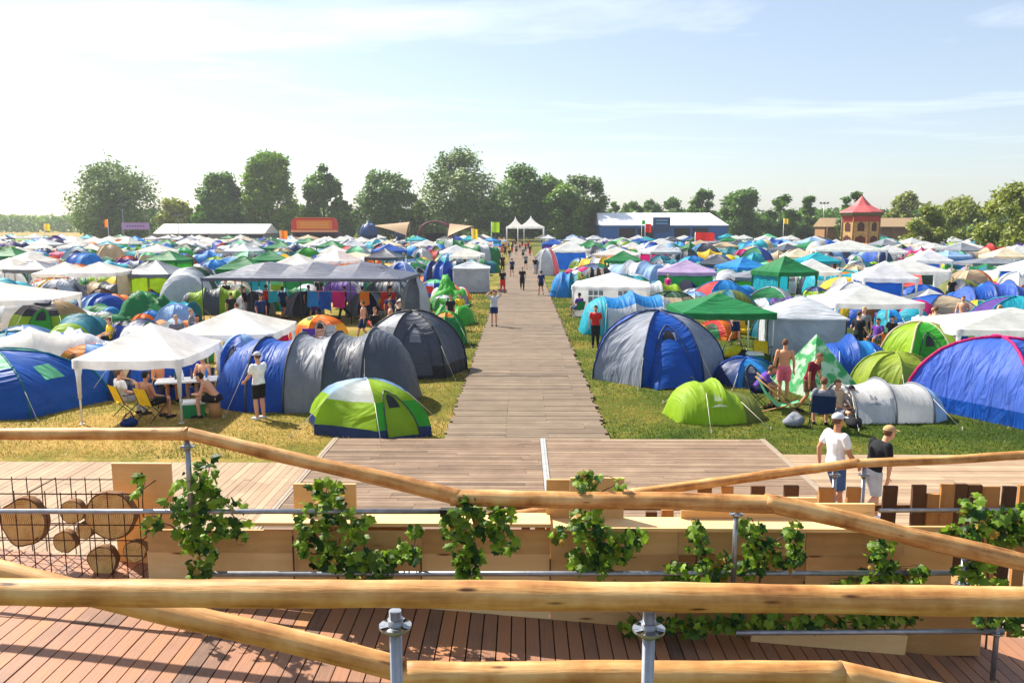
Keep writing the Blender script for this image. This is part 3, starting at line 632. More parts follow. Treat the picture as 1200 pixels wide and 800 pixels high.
def tunnel(arches, secs, front=None, back=None, fcol='c', bcol=None, sub=12, m_=6, sag=.11, fw=None, skirt=None, door=None, pz=.86, ub=.25, stripe=None, sleeve=None, guys=True, simple=False, emblem=None, upper=None):
    """arches: (y, w, h)."""
    out = []; cl = []; m = MB()
    def ci(c):
        if c not in cl: cl.append(c)
        return cl.index(c)
    def prof(w_, h_, y, j):
        th = math.pi * j / sub; c, s = math.cos(th), math.sin(th)
        return Vector((-w_ / 2 * math.copysign(abs(c) ** .93, c), y, h_ * s ** pz))
    for k in range(len(arches) - 1):
        (y0, w0, h0), (y1, w1, h1) = arches[k], arches[k + 1]; G = []
        for i in range(m_ + 1):
            t = i / m_; f = 1 - sag * 4 * t * (1 - t)
            G.append([prof((w0 + (w1 - w0) * t) * (1 - (1 - f) * .4), (h0 + (h1 - h0) * t) * f, y0 + (y1 - y0) * t, j) for j in range(sub + 1)])
        c0 = ci(secs[k % len(secs)]); c1 = ci(upper) if upper else c0; cs_ = ci(skirt) if skirt else None
        m.grid(G, m_, sub, 0, .5, lambda i, j: cs_ if cs_ is not None and j in (0, sub - 1) else (c1 if sub * ub <= j < sub * (1 - ub) else c0))
    def cap(a, sl, col, sgn, doorc=None):
        y, w_, h_ = a; nn = 6
        def F(q, j, off=0.0):
            p = prof(w_, h_, y, j); 
            return Vector((p.x * (1 - .4 * q ** 1.3), y + sgn * sl * (q + .25 * math.sin(math.pi * q) * (p.z / h_)) + sgn * off, p.z * (1 - q ** 1.7) + off * .5))
        m.grid([[F(i / nn, j) for j in range(sub + 1)] for i in range(nn + 1)], nn, sub, 0, .5, lambda i, j: ci(col))
        if doorc:
            d = MB(); d.grid([[F(.15 + .8 * i / 5, sub * (.33 + .34 * j / 4), .02) for j in range(5)] for i in range(6)], 5, 4, 0); out.append(['door', d, [doorc]])
    if front is not None: cap(arches[0], front, fcol, -1, door)
    if back is not None: cap(arches[-1], back, bcol or fcol, 1)
    out.insert(0, ['flysheet', m, cl])
    if sleeve and not simple:
        for (y, w_, h_) in arches:
            k = MB(); k.tube([prof(w_ + .03, h_ + .015, y, j) for j in range(sub + 1)], .03, 6); out.append(['pole_sleeve', k, [sleeve]])
    if emblem:
        y0, w0, h0 = arches[0]; k = MB(); yy = (arches[0][0] + arches[1][0]) / 2; fl = (lambda a: 1 - a) if emblem[1] == 'hi' else (lambda a: a)
        for a, b_, u, v in ((.22, .29, -.1, .0), (.22, .27, .0, .1), (.17, .19, -.22, .22)):
            G = [[prof(w0 * 1.03 * emblem[0], h0 * emblem[0] * 1.0, yy + u, sub * fl(a)), prof(w0 * 1.03 * emblem[0], h0 * emblem[0], yy + v, sub * fl(a))], [prof(w0 * 1.03 * emblem[0], h0 * emblem[0], yy + (u * 1.5 + v) / 2.5, sub * fl(b_)), prof(w0 * 1.03 * emblem[0], h0 * emblem[0], yy + (u + v * 1.5) / 2.5, sub * fl(b_))]]
            k.grid(G, 1, 1)
        out.append(['emblem', k, ['white' if len(emblem) < 3 else emblem[2]]])
    if guys and not simple:
        for (y, w_, h_) in (arches[0], arches[-1]):
            for sg in (-1, 1):
                k = MB(); a = prof(w_, h_, y, sub * (.3 if sg < 0 else .7)); b_ = Vector((sg * (w_ / 2 + .7), y + (-.3 if y == arches[0][0] else .3), 0)); k.tube([a, b_], .007, 4); k.box(b_ + Vector((0, 0, .03)), (.02, .02, .1)); out.append(['guy_rope', k, ['rope']])
    return out
def gazebo(W=3, L=3, eave=1.95, rise=.75, col='white', legs='white_tube', val=.24, walls=(), wcol=None, sag=.12, drape=True, simple=False, wwin=(), nx=1):
    out = []; m = MB(); n = 6
    bays = [(-W / 2 + W * i / nx, -W / 2 + W * (i + 1) / nx) for i in range(nx)]
    for x0, x1 in bays:
        c = [Vector((x0 - .05, -L / 2 - .05, 0)), Vector((x1 + .05, -L / 2 - .05, 0)), Vector((x1 + .05, L / 2 + .05, 0)), Vector((x0 - .05, L / 2 + .05, 0))]; ctr = Vector(((x0 + x1) / 2, 0, 0))
        if nx > 1:
            for q in c: q.x = min(max(q.x, x0 if x0 > -W / 2 + .01 else q.x), x1 if x1 < W / 2 - .01 else q.x)
        for g in range(4):
            a, b_ = c[g], c[(g + 1) % 4]; G = []
            for i in range(n + 1):
                q = i / n; row = []
                for j in range(n + 1):
                    t = j / n; p = a.lerp(b_, t).lerp(ctr, q); dz = sag * 4 * t * (1 - t) * q * (1 - q) * 2.2 + .035 * 4 * t * (1 - t) * (1 - q)
                    row.append(Vector((p.x, p.y, eave + rise * q ** 1.12 - dz)))
                G.append(row)
            m.grid(G, n, n, 0)
            if nx > 1 and ((g == 1 and x1 < W / 2 - .01) or (g == 3 and x0 > -W / 2 + .01)): continue
            nrm = Vector((b_.y - a.y, a.x - b_.x, 0)).normalized() * .012
            top = [a.lerp(b_, j / 8) + nrm + Vector((0, 0, eave - .035 * 4 * (j / 8) * (1 - j / 8))) for j in range(9)]
            m.grid([top, [p + nrm * .6 + Vector((0, 0, -val + .02 * math.sin(j * 2.1 + g))) for j, p in enumerate(top)]], 1, 8, 0)
    out.append(['canopy', m, [col]])
    for sx_ in ([-1, 1] if nx == 1 else [-1 + 2 * i / nx for i in range(nx + 1)]):
        for sy in (-1, 1):
            k = MB(); x, y = sx_ * (W / 2 - .03), sy * (L / 2 - .03)
            k.tube([(x, y, 0), (x, y, eave - .02)], .026 if not simple else .04, 6)
            if not simple: k.box((x, y, .01), (.11, .11, .02))
            if drape: k.tube([(x, y, eave * .4), (x, y, eave * .72), (x * .985, y * .985, eave - .02)], [.045, .06, .13], 8, 1)
            out.append(['leg', k, [legs, col]])
    for w_ in walls:
        k = MB(); c = {'f': ((-1, -1), (1, -1)), 'b': ((1, 1), (-1, 1)), 'l': ((-1, 1), (-1, -1)), 'r': ((1, -1), (1, 1))}[w_]
        a, b_ = [Vector((p[0] * (W / 2 - .06), p[1] * (L / 2 - .06), 0)) for p in c]; z = Vector((0, 0, 1)); nrm = Vector((b_.y - a.y, a.x - b_.x, 0)).normalized()
        k.grid([[a.lerp(b_, j / 10) + z * (.02 + (eave - .05) * i / 4) + nrm * .03 * math.sin(j * 2.3 + i) for j in range(11)] for i in range(5)], 4, 10, 0)
        out.append(['side_wall', k, [(wcol or {}).get(w_, col)]])
        if w_ in wwin:
            for u in (.3, .7):
                q = MB(); c0 = a.lerp(b_, u) + nrm * .05
                dx_ = (b_ - a).normalized()
                for du in (-.28, 0, .28):
                    for dz in (.8, 1.2):
                        p = c0 + dx_ * du; q.add([p + dx_ * -.12 + z * dz, p + dx_ * .12 + z * dz, p + dx_ * .12 + z * (dz + .34), p + dx_ * -.12 + z * (dz + .34)], [(0, 1, 2, 3)])
                out.append(['window', q, ['window']])
    return out
def marquee(W, L, eave, rise, col):
    m = MB(); nx, ny = 48, 12; G = []
    for i in range(nx + 1):
        x = -W / 2 + W * i / nx; row = []
        for j in range(ny + 1):
            y = -L / 2 + L * j / ny; q = min(1, (1 - abs(y) / (L / 2)) * 1.25, (W / 2 - abs(x)) / 1.6)
            b_ = abs(((x / W + .5) * 8) % 2 - 1); row.append(V3_(x, y, eave + rise * q * (.7 + .3 * b_) - .07 * math.sin(math.pi * min(1, q)) + .012 * noise.noise(V3_(x * 1.3, y * 1.3, 2))))
        G.append(row)
    m.grid(G, nx, ny, 0); m.sm = [False] * len(m.sm)
    rim = [V3_(-W / 2 + W * i / nx, -L / 2 - .01, 0) for i in range(nx + 1)]
    for sg in (1, -1): m.grid([[V3_(p.x, p.y * sg, eave + .01) for p in rim], [V3_(p.x, p.y * sg, eave - .16 + .02 * math.sin(p.x * 3)) for p in rim]], 1, nx)
    for sg in (1, -1): m.grid([[V3_(sg * W / 2, -L / 2 + L * j / 6, eave + .01) for j in range(7)], [V3_(sg * W / 2, -L / 2 + L * j / 6, eave - .16) for j in range(7)]], 1, 6)
    out = [['canopy', m, [col]]]
    for i in range(5):
        for sy in (-1, 1): k = MB(); x = -W / 2 + .05 + (W - .1) * i / 4; k.tube([(x, sy * (L / 2 - .05), 0), (x, sy * (L / 2 - .05), eave)], .03, 6); out.append(['leg', k, ['dark_tube']])
    return out
V3_ = lambda a, b, c: Vector((a, b, c))
def heap(W, L, H, col, seed=0):
    m = MB(); n = 14; G = []
    for i in range(n + 1):
        row = []
        for j in range(n + 1):
            u, v = i / n * 2 - 1, j / n * 2 - 1; r = max(abs(u), abs(v)); b_ = max(0, 1 - r ** 2.2)
            z = H * b_ * (.55 + .75 * noise.noise(Vector((u * 1.6 + seed, v * 1.6, seed))) + .35 * abs(noise.noise(Vector((u * 4, v * 4, seed + 5)))))
            row.append(Vector((u * W / 2, v * L / 2, max(.01, z))))
        G.append(row)
    m.grid(G, n, n, 0); return [['tarpaulin', m, [col]]]
def cone(W, L, H, col, n=4):
    m = MB(); nn = 6
    c = [Vector((math.cos(R(45 + 90 * i)) * W * .7, math.sin(R(45 + 90 * i)) * L * .7, 0)) for i in range(4)]
    for g in range(4):
        a, b_ = c[g], c[(g + 1) % 4]
        m.grid([[a.lerp(b_, j / nn).lerp(Vector((0, 0, H)), i / nn) * (1 - .1 * 4 * (j / nn) * (1 - j / nn) * (1 - i / nn)) for j in range(nn + 1)] for i in range(nn + 1)], nn, nn, 0)
    return [['tarpaulin', m, [col]]]

def matof(c):
    if not isinstance(c, str): return c
    if c == 'rope': return rope_m
    if c == 'window': return win_m
    if c == 'white_tube': return white_tube
    if c == 'dark_tube': return dark_tube
    if c == 'stripe': return STRIPE
    if c == 'leafy': return LEAFY
    if c in MATS: return MATS[c]
    return fab(c)
LEAFY = fabric('leafy_print', (196, 226, 196), .4, .5, .5, (2.6, (70, 170, 100)))
GREENP = fabric('green_print', (60, 180, 90), .4, .5, .5, (2.2, (30, 130, 66)))
REFS = []      # (location, radius, short phrase) of the labelled landmarks
OCC = []       # occupied discs
def build(parts, name, loc, rz, label, cat, group=None, parts_on=True, ref=None, rad=None):
    if parts_on and len(parts) > 1:
        root = empty(name, loc, rz, label, cat, group)
        for nm, mb, cols in parts: mb.obj(nm, [matof(c) for c in cols], root)
    else:
        m = MB(); cl = []
        for nm, mb, cols in parts:
            mm = []
            for c in cols:
                if c not in cl: cl.append(c)
                mm.append(cl.index(c))
            m.join(mb, None, mm)
        root = m.obj(name, [matof(c) for c in cl], None, loc, rz); tag(root, label, cat, group)
    return root
def spot(px, base, wpx, top, D, z=0.0):
    """front-foot pixel, width in px, top pixel, depth in metres -> centre on the ground, width, height"""
    g = ground(px, base, z); Y = g.y + D / 2; x = g.x * Y / g.y
    return Vector((x, Y, z)), wpx * Y / FPX, at(px, top, Y).z - z
def T(px, base, wpx, top, D, kind, label, ref, rz=0, wk=1.0, **kw):
    loc, W, H = spot(px, base, wpx, top, D); rz = R(rz)
    name = kw.pop('name', None); cat = 'tent'
    if kind == 'dome': parts = dome(W=W * wk, L=D, H=H, **kw); name = name or 'dome_tent'
    elif kind == 'tunnel':   # long axis given across the picture when rz is about 90
        ln = W * wk; k = kw.pop('k', 3); hs = kw.pop('hs', [1] * k); ws = kw.pop('wd', D); fr = kw.pop('front', .8); bk = kw.pop('back', .8)
        body = ln - (fr or 0) - (bk or 0)
        ar = [(-ln / 2 + (fr or 0) + body * i / (k - 1), ws * (.8 + .2 * hs[i]), H * hs[i]) for i in range(k)]
        parts = tunnel(ar, kw.pop('secs'), fr, bk, **kw); name = name or 'tunnel_tent'
    elif kind == 'gazebo':
        rise = kw.pop('rise', .3) * H; parts = marquee(W * wk, D, H - rise, rise, kw['col']) if kw.get('nx') else gazebo(W=W * wk, L=D, eave=H - rise, rise=rise, **kw); name = name or 'gazebo'; cat = 'gazebo'
    elif kind == 'heap': parts = heap(W, D, H * 1.3, kw['col'], px); name = name or 'tarpaulin'; cat = 'tarpaulin'
    elif kind == 'cone': parts = cone(W * wk, D, H, kw['col']); name = name or 'tarpaulin'; cat = 'tarpaulin'
    grp = {'tent': 'tents pitched on the camp field', 'gazebo': 'gazebos standing on the camp field'}.get(cat)
    o = build(parts, name, loc, rz, label, cat, grp)
    REFS.append((loc.copy(), max(W, D) / 2, ref)); rr = max(W, D) * .5
    if max(W, D) > 1.8 * min(W, D):
        sh = (max(W, D) - min(W, D)) / 2; OCC.append((loc.x - sh, loc.y, min(W, D) / 2 + .3)) if W > D else OCC.append((loc.x, loc.y - sh, min(W, D) / 2 + .3))
        OCC.append((loc.x + sh, loc.y, min(W, D) / 2 + .3)) if W > D else OCC.append((loc.x, loc.y + sh, min(W, D) / 2 + .3))
    OCC.append((loc.x, loc.y, rr * .85 + .2)); return o

# --- left of the boardwalk
T(0, 499, 250, 409, 4.6, 'dome', 'big blue tent with mint green roof and small green window at the left edge', 'big blue and mint tent', rz=14, n=6, cols=('royal blue', 'royal blue', 'mint', 'mint', 'mint', 'mint'), upper=('mint', 'royal blue', 'mint', 'mint', 'mint', 'mint'), uz=5, window=('mint', 1), sleeve='teal', skirt='royal blue', e1=.95)
T(184, 497, 148, 378, 3.1, 'gazebo', 'white party gazebo shading the group seated round a white table', 'white gazebo over the seated group', rz=3, wk=.76, rise=.3)
T(280, 450, 132, 361, 3.0, 'gazebo', 'white gazebo just behind and right of the seated group', 'white gazebo behind the seated group', rz=2, wk=.84, rise=.28)
T(375, 486, 236, 384, 3.4, 'tunnel', 'long blue and charcoal tunnel tent lying beside the standing man in white', 'long blue and charcoal tunnel tent', rz=86, k=4, hs=[1.0, .95, .92, .86], secs=('charcoal', 'grey', 'royal blue'), front=1.2, back=1.3, fcol='charcoal', bcol='royal blue', wd=3.2, sleeve='charcoal', sag=.1)
T(484, 447, 124, 364, 3.6, 'dome', 'large dark grey dome tent beside the boardwalk', 'large dark grey dome tent', rz=12, n=6, cols=('charcoal', 'charcoal', 'charcoal', 'charcoal', 'grey', 'charcoal'), upper=('charcoal', 'charcoal', 'grey', 'grey', 'grey', 'grey'), uz=5, sleeve='black', door='charcoal', skirt='black', e1=.8, wk=1.05)
T(432, 517, 136, 443, 2.3, 'dome', 'small lime green dome tent with pale blue roof at the plaza corner', 'small lime and pale blue dome tent', rz=-22, n=6, cols=('lime', 'bright green', 'lime', 'lime', 'lime', 'lime'), upper=('white', 'lime', 'pale blue', 'pale blue', 'pale blue', 'pale blue'), uz=4, skirt='navy', door='lime', doorg=1, e1=.84, sag=.13, wk=1.28)
T(285, 462, 60, 392, 2.6, 'dome', 'crumpled shiny blue tent behind the man in the white t-shirt', 'shiny blue tent behind the standing man', n=6, cols=('royal blue', 'pale blue'), door='navy', e1=.6)
T(185, 470, 95, 404, 2.4, 'tunnel', 'blue tent with navy doorway directly behind the white table group', 'blue tent behind the table group', rz=80, secs=('royal blue', 'navy'), fcol='royal blue', wd=2.6, front=.5, back=.5)
T(106, 462, 92, 403, 2.2, 'dome', 'pale blue tent with a round orange doorway under the white gazebo', 'tent with the orange doorway', n=6, rz=-10, cols=('orange', 'pale blue', 'sky blue', 'sky blue', 'sky blue', 'sky blue'), e1=.6, door='orange')
T(62, 405, 100, 351, 3.0, 'dome', 'lime green tent under a tan and black fly sheet', 'lime tent with black fly', rz=10, n=6, cols=('lime',), upper=('black', 'tan', 'tan', 'tan', 'tan', 'black'), uz=4, e1=.62, door='bright green')
T(133, 396, 52, 368, 2.2, 'dome', 'dark green low dome tent with a grey door', 'dark green low dome', n=6, cols=('dark green', 'green'), door='olive', e1=.7)
T(12, 432, 80, 388, 2.6, 'dome', 'teal low dome tent behind the blue and mint tent', 'teal low dome tent', n=6, cols=('teal', 'sky blue'), e1=.65, sleeve='teal')
T(2, 402, 150, 330, 3.4, 'gazebo', 'white gazebo at the left edge beyond the lime and black tent', 'white gazebo at the left edge', rz=8, rise=.26)
T(150, 348, 60, 321, 3.0, 'dome', 'bright yellow orange dome tent in the left field', 'bright yellow dome tent', n=6, rz=20, cols=('yellow', 'orange', 'yellow'), upper=('beige', 'yellow'), uz=6, door='orange', e1=.7)
T(172, 378, 60, 344, 3.0, 'heap', 'shiny green tarpaulin heap beside the cyan box tent', 'shiny green tarpaulin heap', col='green')
T(119, 372, 50, 343, 2.4, 'tunnel', 'blue and pale striped tunnel tent left of the green heap', 'blue and pale tunnel tent', rz=70, secs=('royal blue', 'pale blue', 'royal blue'), k=4, hs=[.9, 1, 1, .9], fcol='royal blue', wd=2.4, front=.5, back=.5)
T(222, 357, 34, 330, 2.4, 'dome', 'lime yellow pointed tent left of the long grey marquee', 'lime yellow pointed tent', n=4, rz=30, cols=('lime', 'yellow', 'bright green', 'lime'), e1=1.0, sag=.1)
T(215, 379, 34, 353, 1.8, 'tunnel', 'turquoise box shaped tent left of the orange dome', 'turquoise box tent', rz=85, secs=('turquoise',), fcol='teal', wd=1.9, front=.2, back=.2)
T(376, 404, 66, 369, 2.4, 'dome', 'orange dome tent in front of the long grey marquee', 'orange dome tent', n=6, rz=14, cols=('orange', 'yellow', 'orange'), upper=('orange', 'orange', 'yellow'), vent=('dark green', 5), door='cream', e1=.7)
T(335, 400, 40, 379, 2.0, 'dome', 'magenta low tent tucked behind the white gazebo', 'magenta low tent', n=6, cols=('magenta', 'pink'), e1=.6)
T(372, 379, 228, 307, 5.0, 'gazebo', 'long dark grey marquee with several peaks and clothes hanging under it', 'long dark grey marquee', rz=-4, nx=4, col='marquee grey', legs='dark_tube', rise=.24, drape=False, val=.12, sag=.3, name='marquee')
T(528, 360, 46, 328, 2.6, 'heap', 'crumpled shiny green tarpaulin over a tent beside the boardwalk', 'crumpled green tarpaulin', col='bright green')
T(532, 382, 44, 357, 2.2, 'tunnel', 'bright green low tunnel tent at the boardwalk grass edge', 'bright green low tunnel tent', rz=75, secs=('bright green', 'green'), fcol='bright green', wd=2.2, front=.5, back=.5)
T(524, 408, 48, 365, 2.4, 'dome', 'green tent with an orange top right of the dark grey dome', 'green tent with orange top', rz=20, n=6, cols=('green', 'green', 'dark green'), upper=('orange', 'green', 'green', 'green', 'green', 'orange'), uz=6, e1=.75, sleeve='bright green')
T(553, 343, 42, 305, 2.8, 'gazebo', 'pale grey cabin gazebo with closed grey walls by the boardwalk', 'pale grey cabin gazebo', rz=2, rise=.22, col='light grey', walls='fblr', wcol={c: 'light grey' for c in 'fblr'}, val=.1, drape=False)
T(487, 372, 36, 325, 2.6, 'dome', 'grey and white dome tent at the right end of the marquee', 'grey and white dome tent', n=6, cols=('grey', 'light grey'), e1=.8)
T(515, 343, 34, 305, 2.8, 'tunnel', 'royal blue tall tunnel tent left of the grey cabin', 'tall royal blue tunnel tent', rz=70, secs=('royal blue', 'navy'), fcol='royal blue', wd=2.6, front=.4, back=.6)
T(470, 343, 44, 307, 3.0, 'dome', 'blue dome tent with white arch behind the marquee', 'blue dome with white arch', n=6, cols=('royal blue', 'pale blue', 'navy'), sleeve='white', e1=.7)
T(418, 318, 60, 295, 3.2, 'gazebo', 'cream gazebo peak just behind the long grey marquee', 'cream gazebo behind the marquee', rz=-6, col='cream', rise=.3)
T(562, 308, 36, 285, 3.2, 'gazebo', 'white gazebo with navy back wall beside the boardwalk', 'white gazebo with navy wall', col='white', walls='rb', wcol={'r': 'navy', 'b': 'navy'}, rise=.25)
T(549, 318, 36, 291, 3.2, 'gazebo', 'white gazebo with mesh sides behind the grey cabin', 'white gazebo with mesh sides', col='white', walls='b', wcol={'b': 'grey'}, rise=.25)
T(286, 338, 52, 305, 3.2, 'gazebo', 'beige gazebo left of the long grey marquee', 'beige gazebo left of the marquee', col='cream', rise=.3, rz=14)
T(232, 330, 46, 309, 3.2, 'gazebo', 'small white gazebo in front of the beige one', 'small white gazebo left of the beige one', col='white', rise=.3)
T(70, 312, 40, 295, 3.2, 'dome', 'magenta pink dome tent far in the left field', 'magenta pink dome tent', n=6, cols=('magenta', 'pink'), e1=.65)
T(100, 325, 48, 296, 3.0, 'tunnel', 'tall sky blue tunnel tent right of the magenta dome', 'tall sky blue tunnel tent', rz=60, secs=('sky blue', 'royal blue'), fcol='sky blue', wd=2.8)
# --- right of the boardwalk
T(768, 455, 162, 364, 4.4, 'dome', 'large blue and light grey striped dome tent by the boardwalk grass', 'large blue and grey striped dome', rz=6, n=7, cols=('royal blue', 'mid grey', 'royal blue', 'royal blue', 'light grey', 'royal blue', 'mid grey'), sleeve='navy', door='royal blue', porch=('royal blue', .25, 1.75, 1.5), window=('white', 0), e1=.8)
T(735, 393, 112, 340, 2.6, 'tunnel', 'turquoise and light grey low tunnel tent behind the striped dome', 'turquoise and grey tunnel tent', rz=-86, k=3, hs=[.86, 1, .9], secs=('light grey', 'light grey'), upper='sky blue', front=1.1, back=.8, fcol='turquoise', bcol='light grey', wd=2.9)
T(716, 372, 86, 319, 3.3, 'gazebo', 'white gazebo with window side walls near the boardwalk', 'white gazebo with window walls', rz=-8, walls='flb', wwin='f', rise=.27)
T(668, 349, 46, 318, 2.6, 'tunnel', 'lime and blue low tent at the right edge of the boardwalk grass', 'lime and blue low tent', rz=80, secs=('teal', 'sky blue'), fcol='lime', bcol='sky blue', wd=2.6, front=.8, back=.9)
T(840, 425, 112, 343, 3.2, 'gazebo', 'green gazebo with bags and clothes under it', 'green gazebo', rz=0, col='green', rise=.24, legs='white_tube', drape=False, wk=.9)
T(836, 498, 112, 443, 2.0, 'tunnel', 'low lime green tent with a white emblem in front of the camp', 'low lime tent with white emblem', rz=-80, k=3, hs=[.93, 1, .6], secs=('lime', 'lime'), front=.75, back=.75, fcol='lime', bcol='olive', wd=2.0, sub=14, emblem=(1.03, 'hi'), sag=.09, pz=1.1)
T(872, 456, 76, 419, 2.2, 'dome', 'low blue and teal dome tent behind the lime one', 'low blue and teal dome', n=6, cols=('sky blue', 'teal', 'navy'), e1=.62, sleeve='royal blue', door='navy')
T(936, 418, 86, 347, 2.9, 'gazebo', 'light grey cabin tent with dark corner poles near the middle right', 'light grey cabin tent', rz=-10, col='light grey', rise=.32, walls='fblr', wcol={c: 'light grey' for c in 'fblr'}, legs='dark_tube', drape=False, val=.06, sag=-.25)
T(1008, 405, 112, 335, 3.2, 'gazebo', 'white gazebo shading a standing person and a cyan tent', 'white gazebo with the cyan tent', rz=0, rise=.24, wk=.86)
T(1040, 392, 36, 362, 2.0, 'dome', 'cyan tent with dark window under the white gazebo', 'cyan tent', n=6, cols=('sky blue', 'turquoise'), e1=.55, window=('grey', 0))
T(996, 440, 82, 391, 2.4, 'tunnel', 'sky blue low tarpaulin tent behind the patterned green sheet', 'sky blue low tarpaulin tent', rz=84, k=3, hs=[.8, 1, .72], secs=('sky blue', 'royal blue'), fcol='royal blue', wd=2.6, front=.7, back=.6)
T(953, 466, 76, 391, 2.2, 'cone', 'pale green leaf patterned sheet hung up as a pointed shelter', 'leaf patterned pointed sheet', rz=20, col='leafy')
T(1046, 466, 100, 413, 2.4, 'dome', 'olive green rounded dome tent behind the grey pop-up', 'olive green rounded dome', n=8, rz=10, cols=('moss', 'olive', 'olive', 'olive', 'moss', 'moss', 'moss', 'moss'), e1=.6, sag=.04, sleeve='moss')
T(1040, 497, 118, 444, 2.0, 'tunnel', 'light grey pop-up tent with open dark mouth facing the seated people', 'light grey pop-up tent', rz=-86, k=3, hs=[.86, 1, .85], secs=('light grey', 'white'), front=None, back=.6, bcol='pale blue', wd=1.9, sleeve='grey', upper='white', sub=14, emblem=(1.02, 'hi', 'grey'))
T(1075, 440, 92, 377, 2.8, 'dome', 'lime dome tent with a green door and yellow side', 'lime dome with green door', rz=-8, n=6, cols=('bright green', 'lime', 'lime', 'yellow', 'lime', 'lime'), sleeve='cream', door='bright green', e1=.62)
T(1180, 440, 220, 360, 3.3, 'gazebo', 'white gazebo behind the blue and magenta dome at the right edge', 'white gazebo at the right edge', rz=-2, rise=.26, wk=.8)
T(1166, 499, 200, 394, 3.4, 'dome', 'big blue dome tent with magenta pole sleeves at the right edge', 'big blue and magenta dome', rz=30, n=4, cols=('royal blue', 'royal blue', 'periwinkle', 'periwinkle'), upper=('periwinkle', 'royal blue', 'periwinkle', 'periwinkle'), uz=4, sleeve='magenta', skirt='royal blue', e1=1.0, wk=.66)
T(1086, 372, 46, 338, 2.2, 'gazebo', 'small peaked white shelter right of the cyan tent', 'small peaked white shelter', rise=.4, walls='fb', rz=10)
T(1168, 372, 96, 328, 4.2, 'tunnel', 'large periwinkle blue tunnel tent at the right edge', 'large periwinkle tunnel tent', rz=75, k=4, hs=[.8, 1, .95, .8], secs=('periwinkle', 'periwinkle', 'royal blue'), fcol='periwinkle', wd=4.0, sleeve='navy')
T(1120, 366, 36, 342, 2.2, 'dome', 'blue dome tent between the white shelter and the periwinkle tunnel', 'blue dome by the periwinkle tunnel', n=6, cols=('sky blue', 'royal blue'), e1=.7)
T(1060, 348, 78, 303, 3.4, 'gazebo', 'white gazebo with pulled back side curtains in the right field', 'white gazebo with curtains', rise=.3, walls='lr', rz=-10)
T(803, 350, 64, 304, 3.4, 'gazebo', 'lavender gazebo with green side walls', 'lavender gazebo', col='lavender', rise=.3, walls='lb', wcol={'l': 'green', 'b': 'green'}, legs='dark_tube', drape=False, rz=-10)
T(893, 352, 68, 314, 3.4, 'gazebo', 'dark grey gazebo with a bright green wall', 'dark grey gazebo with green wall', col='grey', rise=.26, walls='lb', wcol={'l': 'dark green', 'b': 'bright green'}, legs='dark_tube', drape=False, rz=-8)
T(975, 350, 64, 316, 2.8, 'tunnel', 'turquoise and white pop-up tunnel tent', 'turquoise and white tunnel tent', rz=88, k=3, hs=[.9, 1, .9], secs=('light grey', 'white'), upper='turquoise', fcol='turquoise', wd=2.8, front=.7, back=.5)
T(992, 322, 76, 281, 3.6, 'gazebo', 'wide white gazebo with people in front of the wooden tower', 'wide white gazebo before the tower', rise=.26, rz=-12)
T(1092, 318, 62, 293, 4.2, 'tunnel', 'long olive green striped tunnel tent', 'long olive striped tunnel tent', rz=80, k=6, hs=[.9, 1, 1, 1, 1, .85], secs=('olive', 'light grey', 'dark green'), fcol='olive', wd=3.4)
T(1135, 345, 60, 316, 2.6, 'dome', 'beige tent with an orange panel', 'beige tent with orange panel', n=6, cols=('beige', 'orange', 'beige'), e1=.6)
T(1160, 328, 66, 301, 3.4, 'gazebo', 'dark grey open gazebo in the right field', 'dark grey open gazebo', col='grey', rise=.25, legs='dark_tube', drape=False)
T(1000, 318, 24, 308, 2.2, 'dome', 'bright green dome tent under the wide white gazebo', 'small bright green dome', n=6, cols=('bright green', 'lime'), e1=.6)
T(640, 323, 30, 291, 3.0, 'dome', 'white and pink dome tent right beside the boardwalk', 'white and pink dome', n=6, cols=('light grey', 'pink', 'light grey', 'white', 'white', 'grey'), sleeve='white', e1=.7)
T(668, 318, 40, 282, 3.2, 'gazebo', 'white gazebo over a royal blue tent near the boardwalk', 'white gazebo over a blue tent', rise=.3, walls='b', wcol={'b': 'royal blue'})
T(722, 318, 52, 289, 3.4, 'gazebo', 'white gazebo with beige edge in the right field', 'white gazebo with beige side', rise=.3, walls='f', wcol={'f': 'beige'}, rz=-12)
T(700, 345, 40, 312, 2.6, 'tunnel', 'brown and black low tunnel tent behind the lime and blue one', 'brown and black tunnel tent', rz=80, secs=('brown', 'black'), fcol='black', wd=2.4)

STR = None
def stripemat():
    m, nt, N, L = newmat('striped_sheet'); o = N.new('ShaderNodeOutputMaterial'); b = nd(N, 'ShaderNodeBsdfPrincipled', Roughness=.5)
    tc = N.new('ShaderNodeTexCoord'); wv = nd(N, 'ShaderNodeTexWave', Scale=1.1, Distortion=1.5); wv.bands_direction = 'Y'; L.new(tc.outputs['Object'], wv.inputs['Vector'])
    r = ramp(N, [(.5, s2l((196, 206, 224))), (.62, s2l((60, 100, 176)))]); L.new(wv.outputs['Fac'], r.inputs['Fac']); L.new(r.outputs['Color'], b.inputs['Base Color']); L.new(b.outputs[0], o.inputs[0]); return m
STRIPE = stripemat()
T(84, 428, 100, 386, 2.8, 'heap', 'collapsed pale tent sheet with blue stripes in the left camp', 'collapsed striped sheet', col='stripe')

NOT = []      # ground kept clear of the scattered tents
for x0, x1, y0, y1 in ((240, 575, 384, 505), (655, 1200, 402, 520), (300, 500, 376, 400)):
    for px in range(x0, x1, 22):
        for py in range(y0, y1, 8): g = ground(px, py); NOT.append((g.x, g.y, .55))
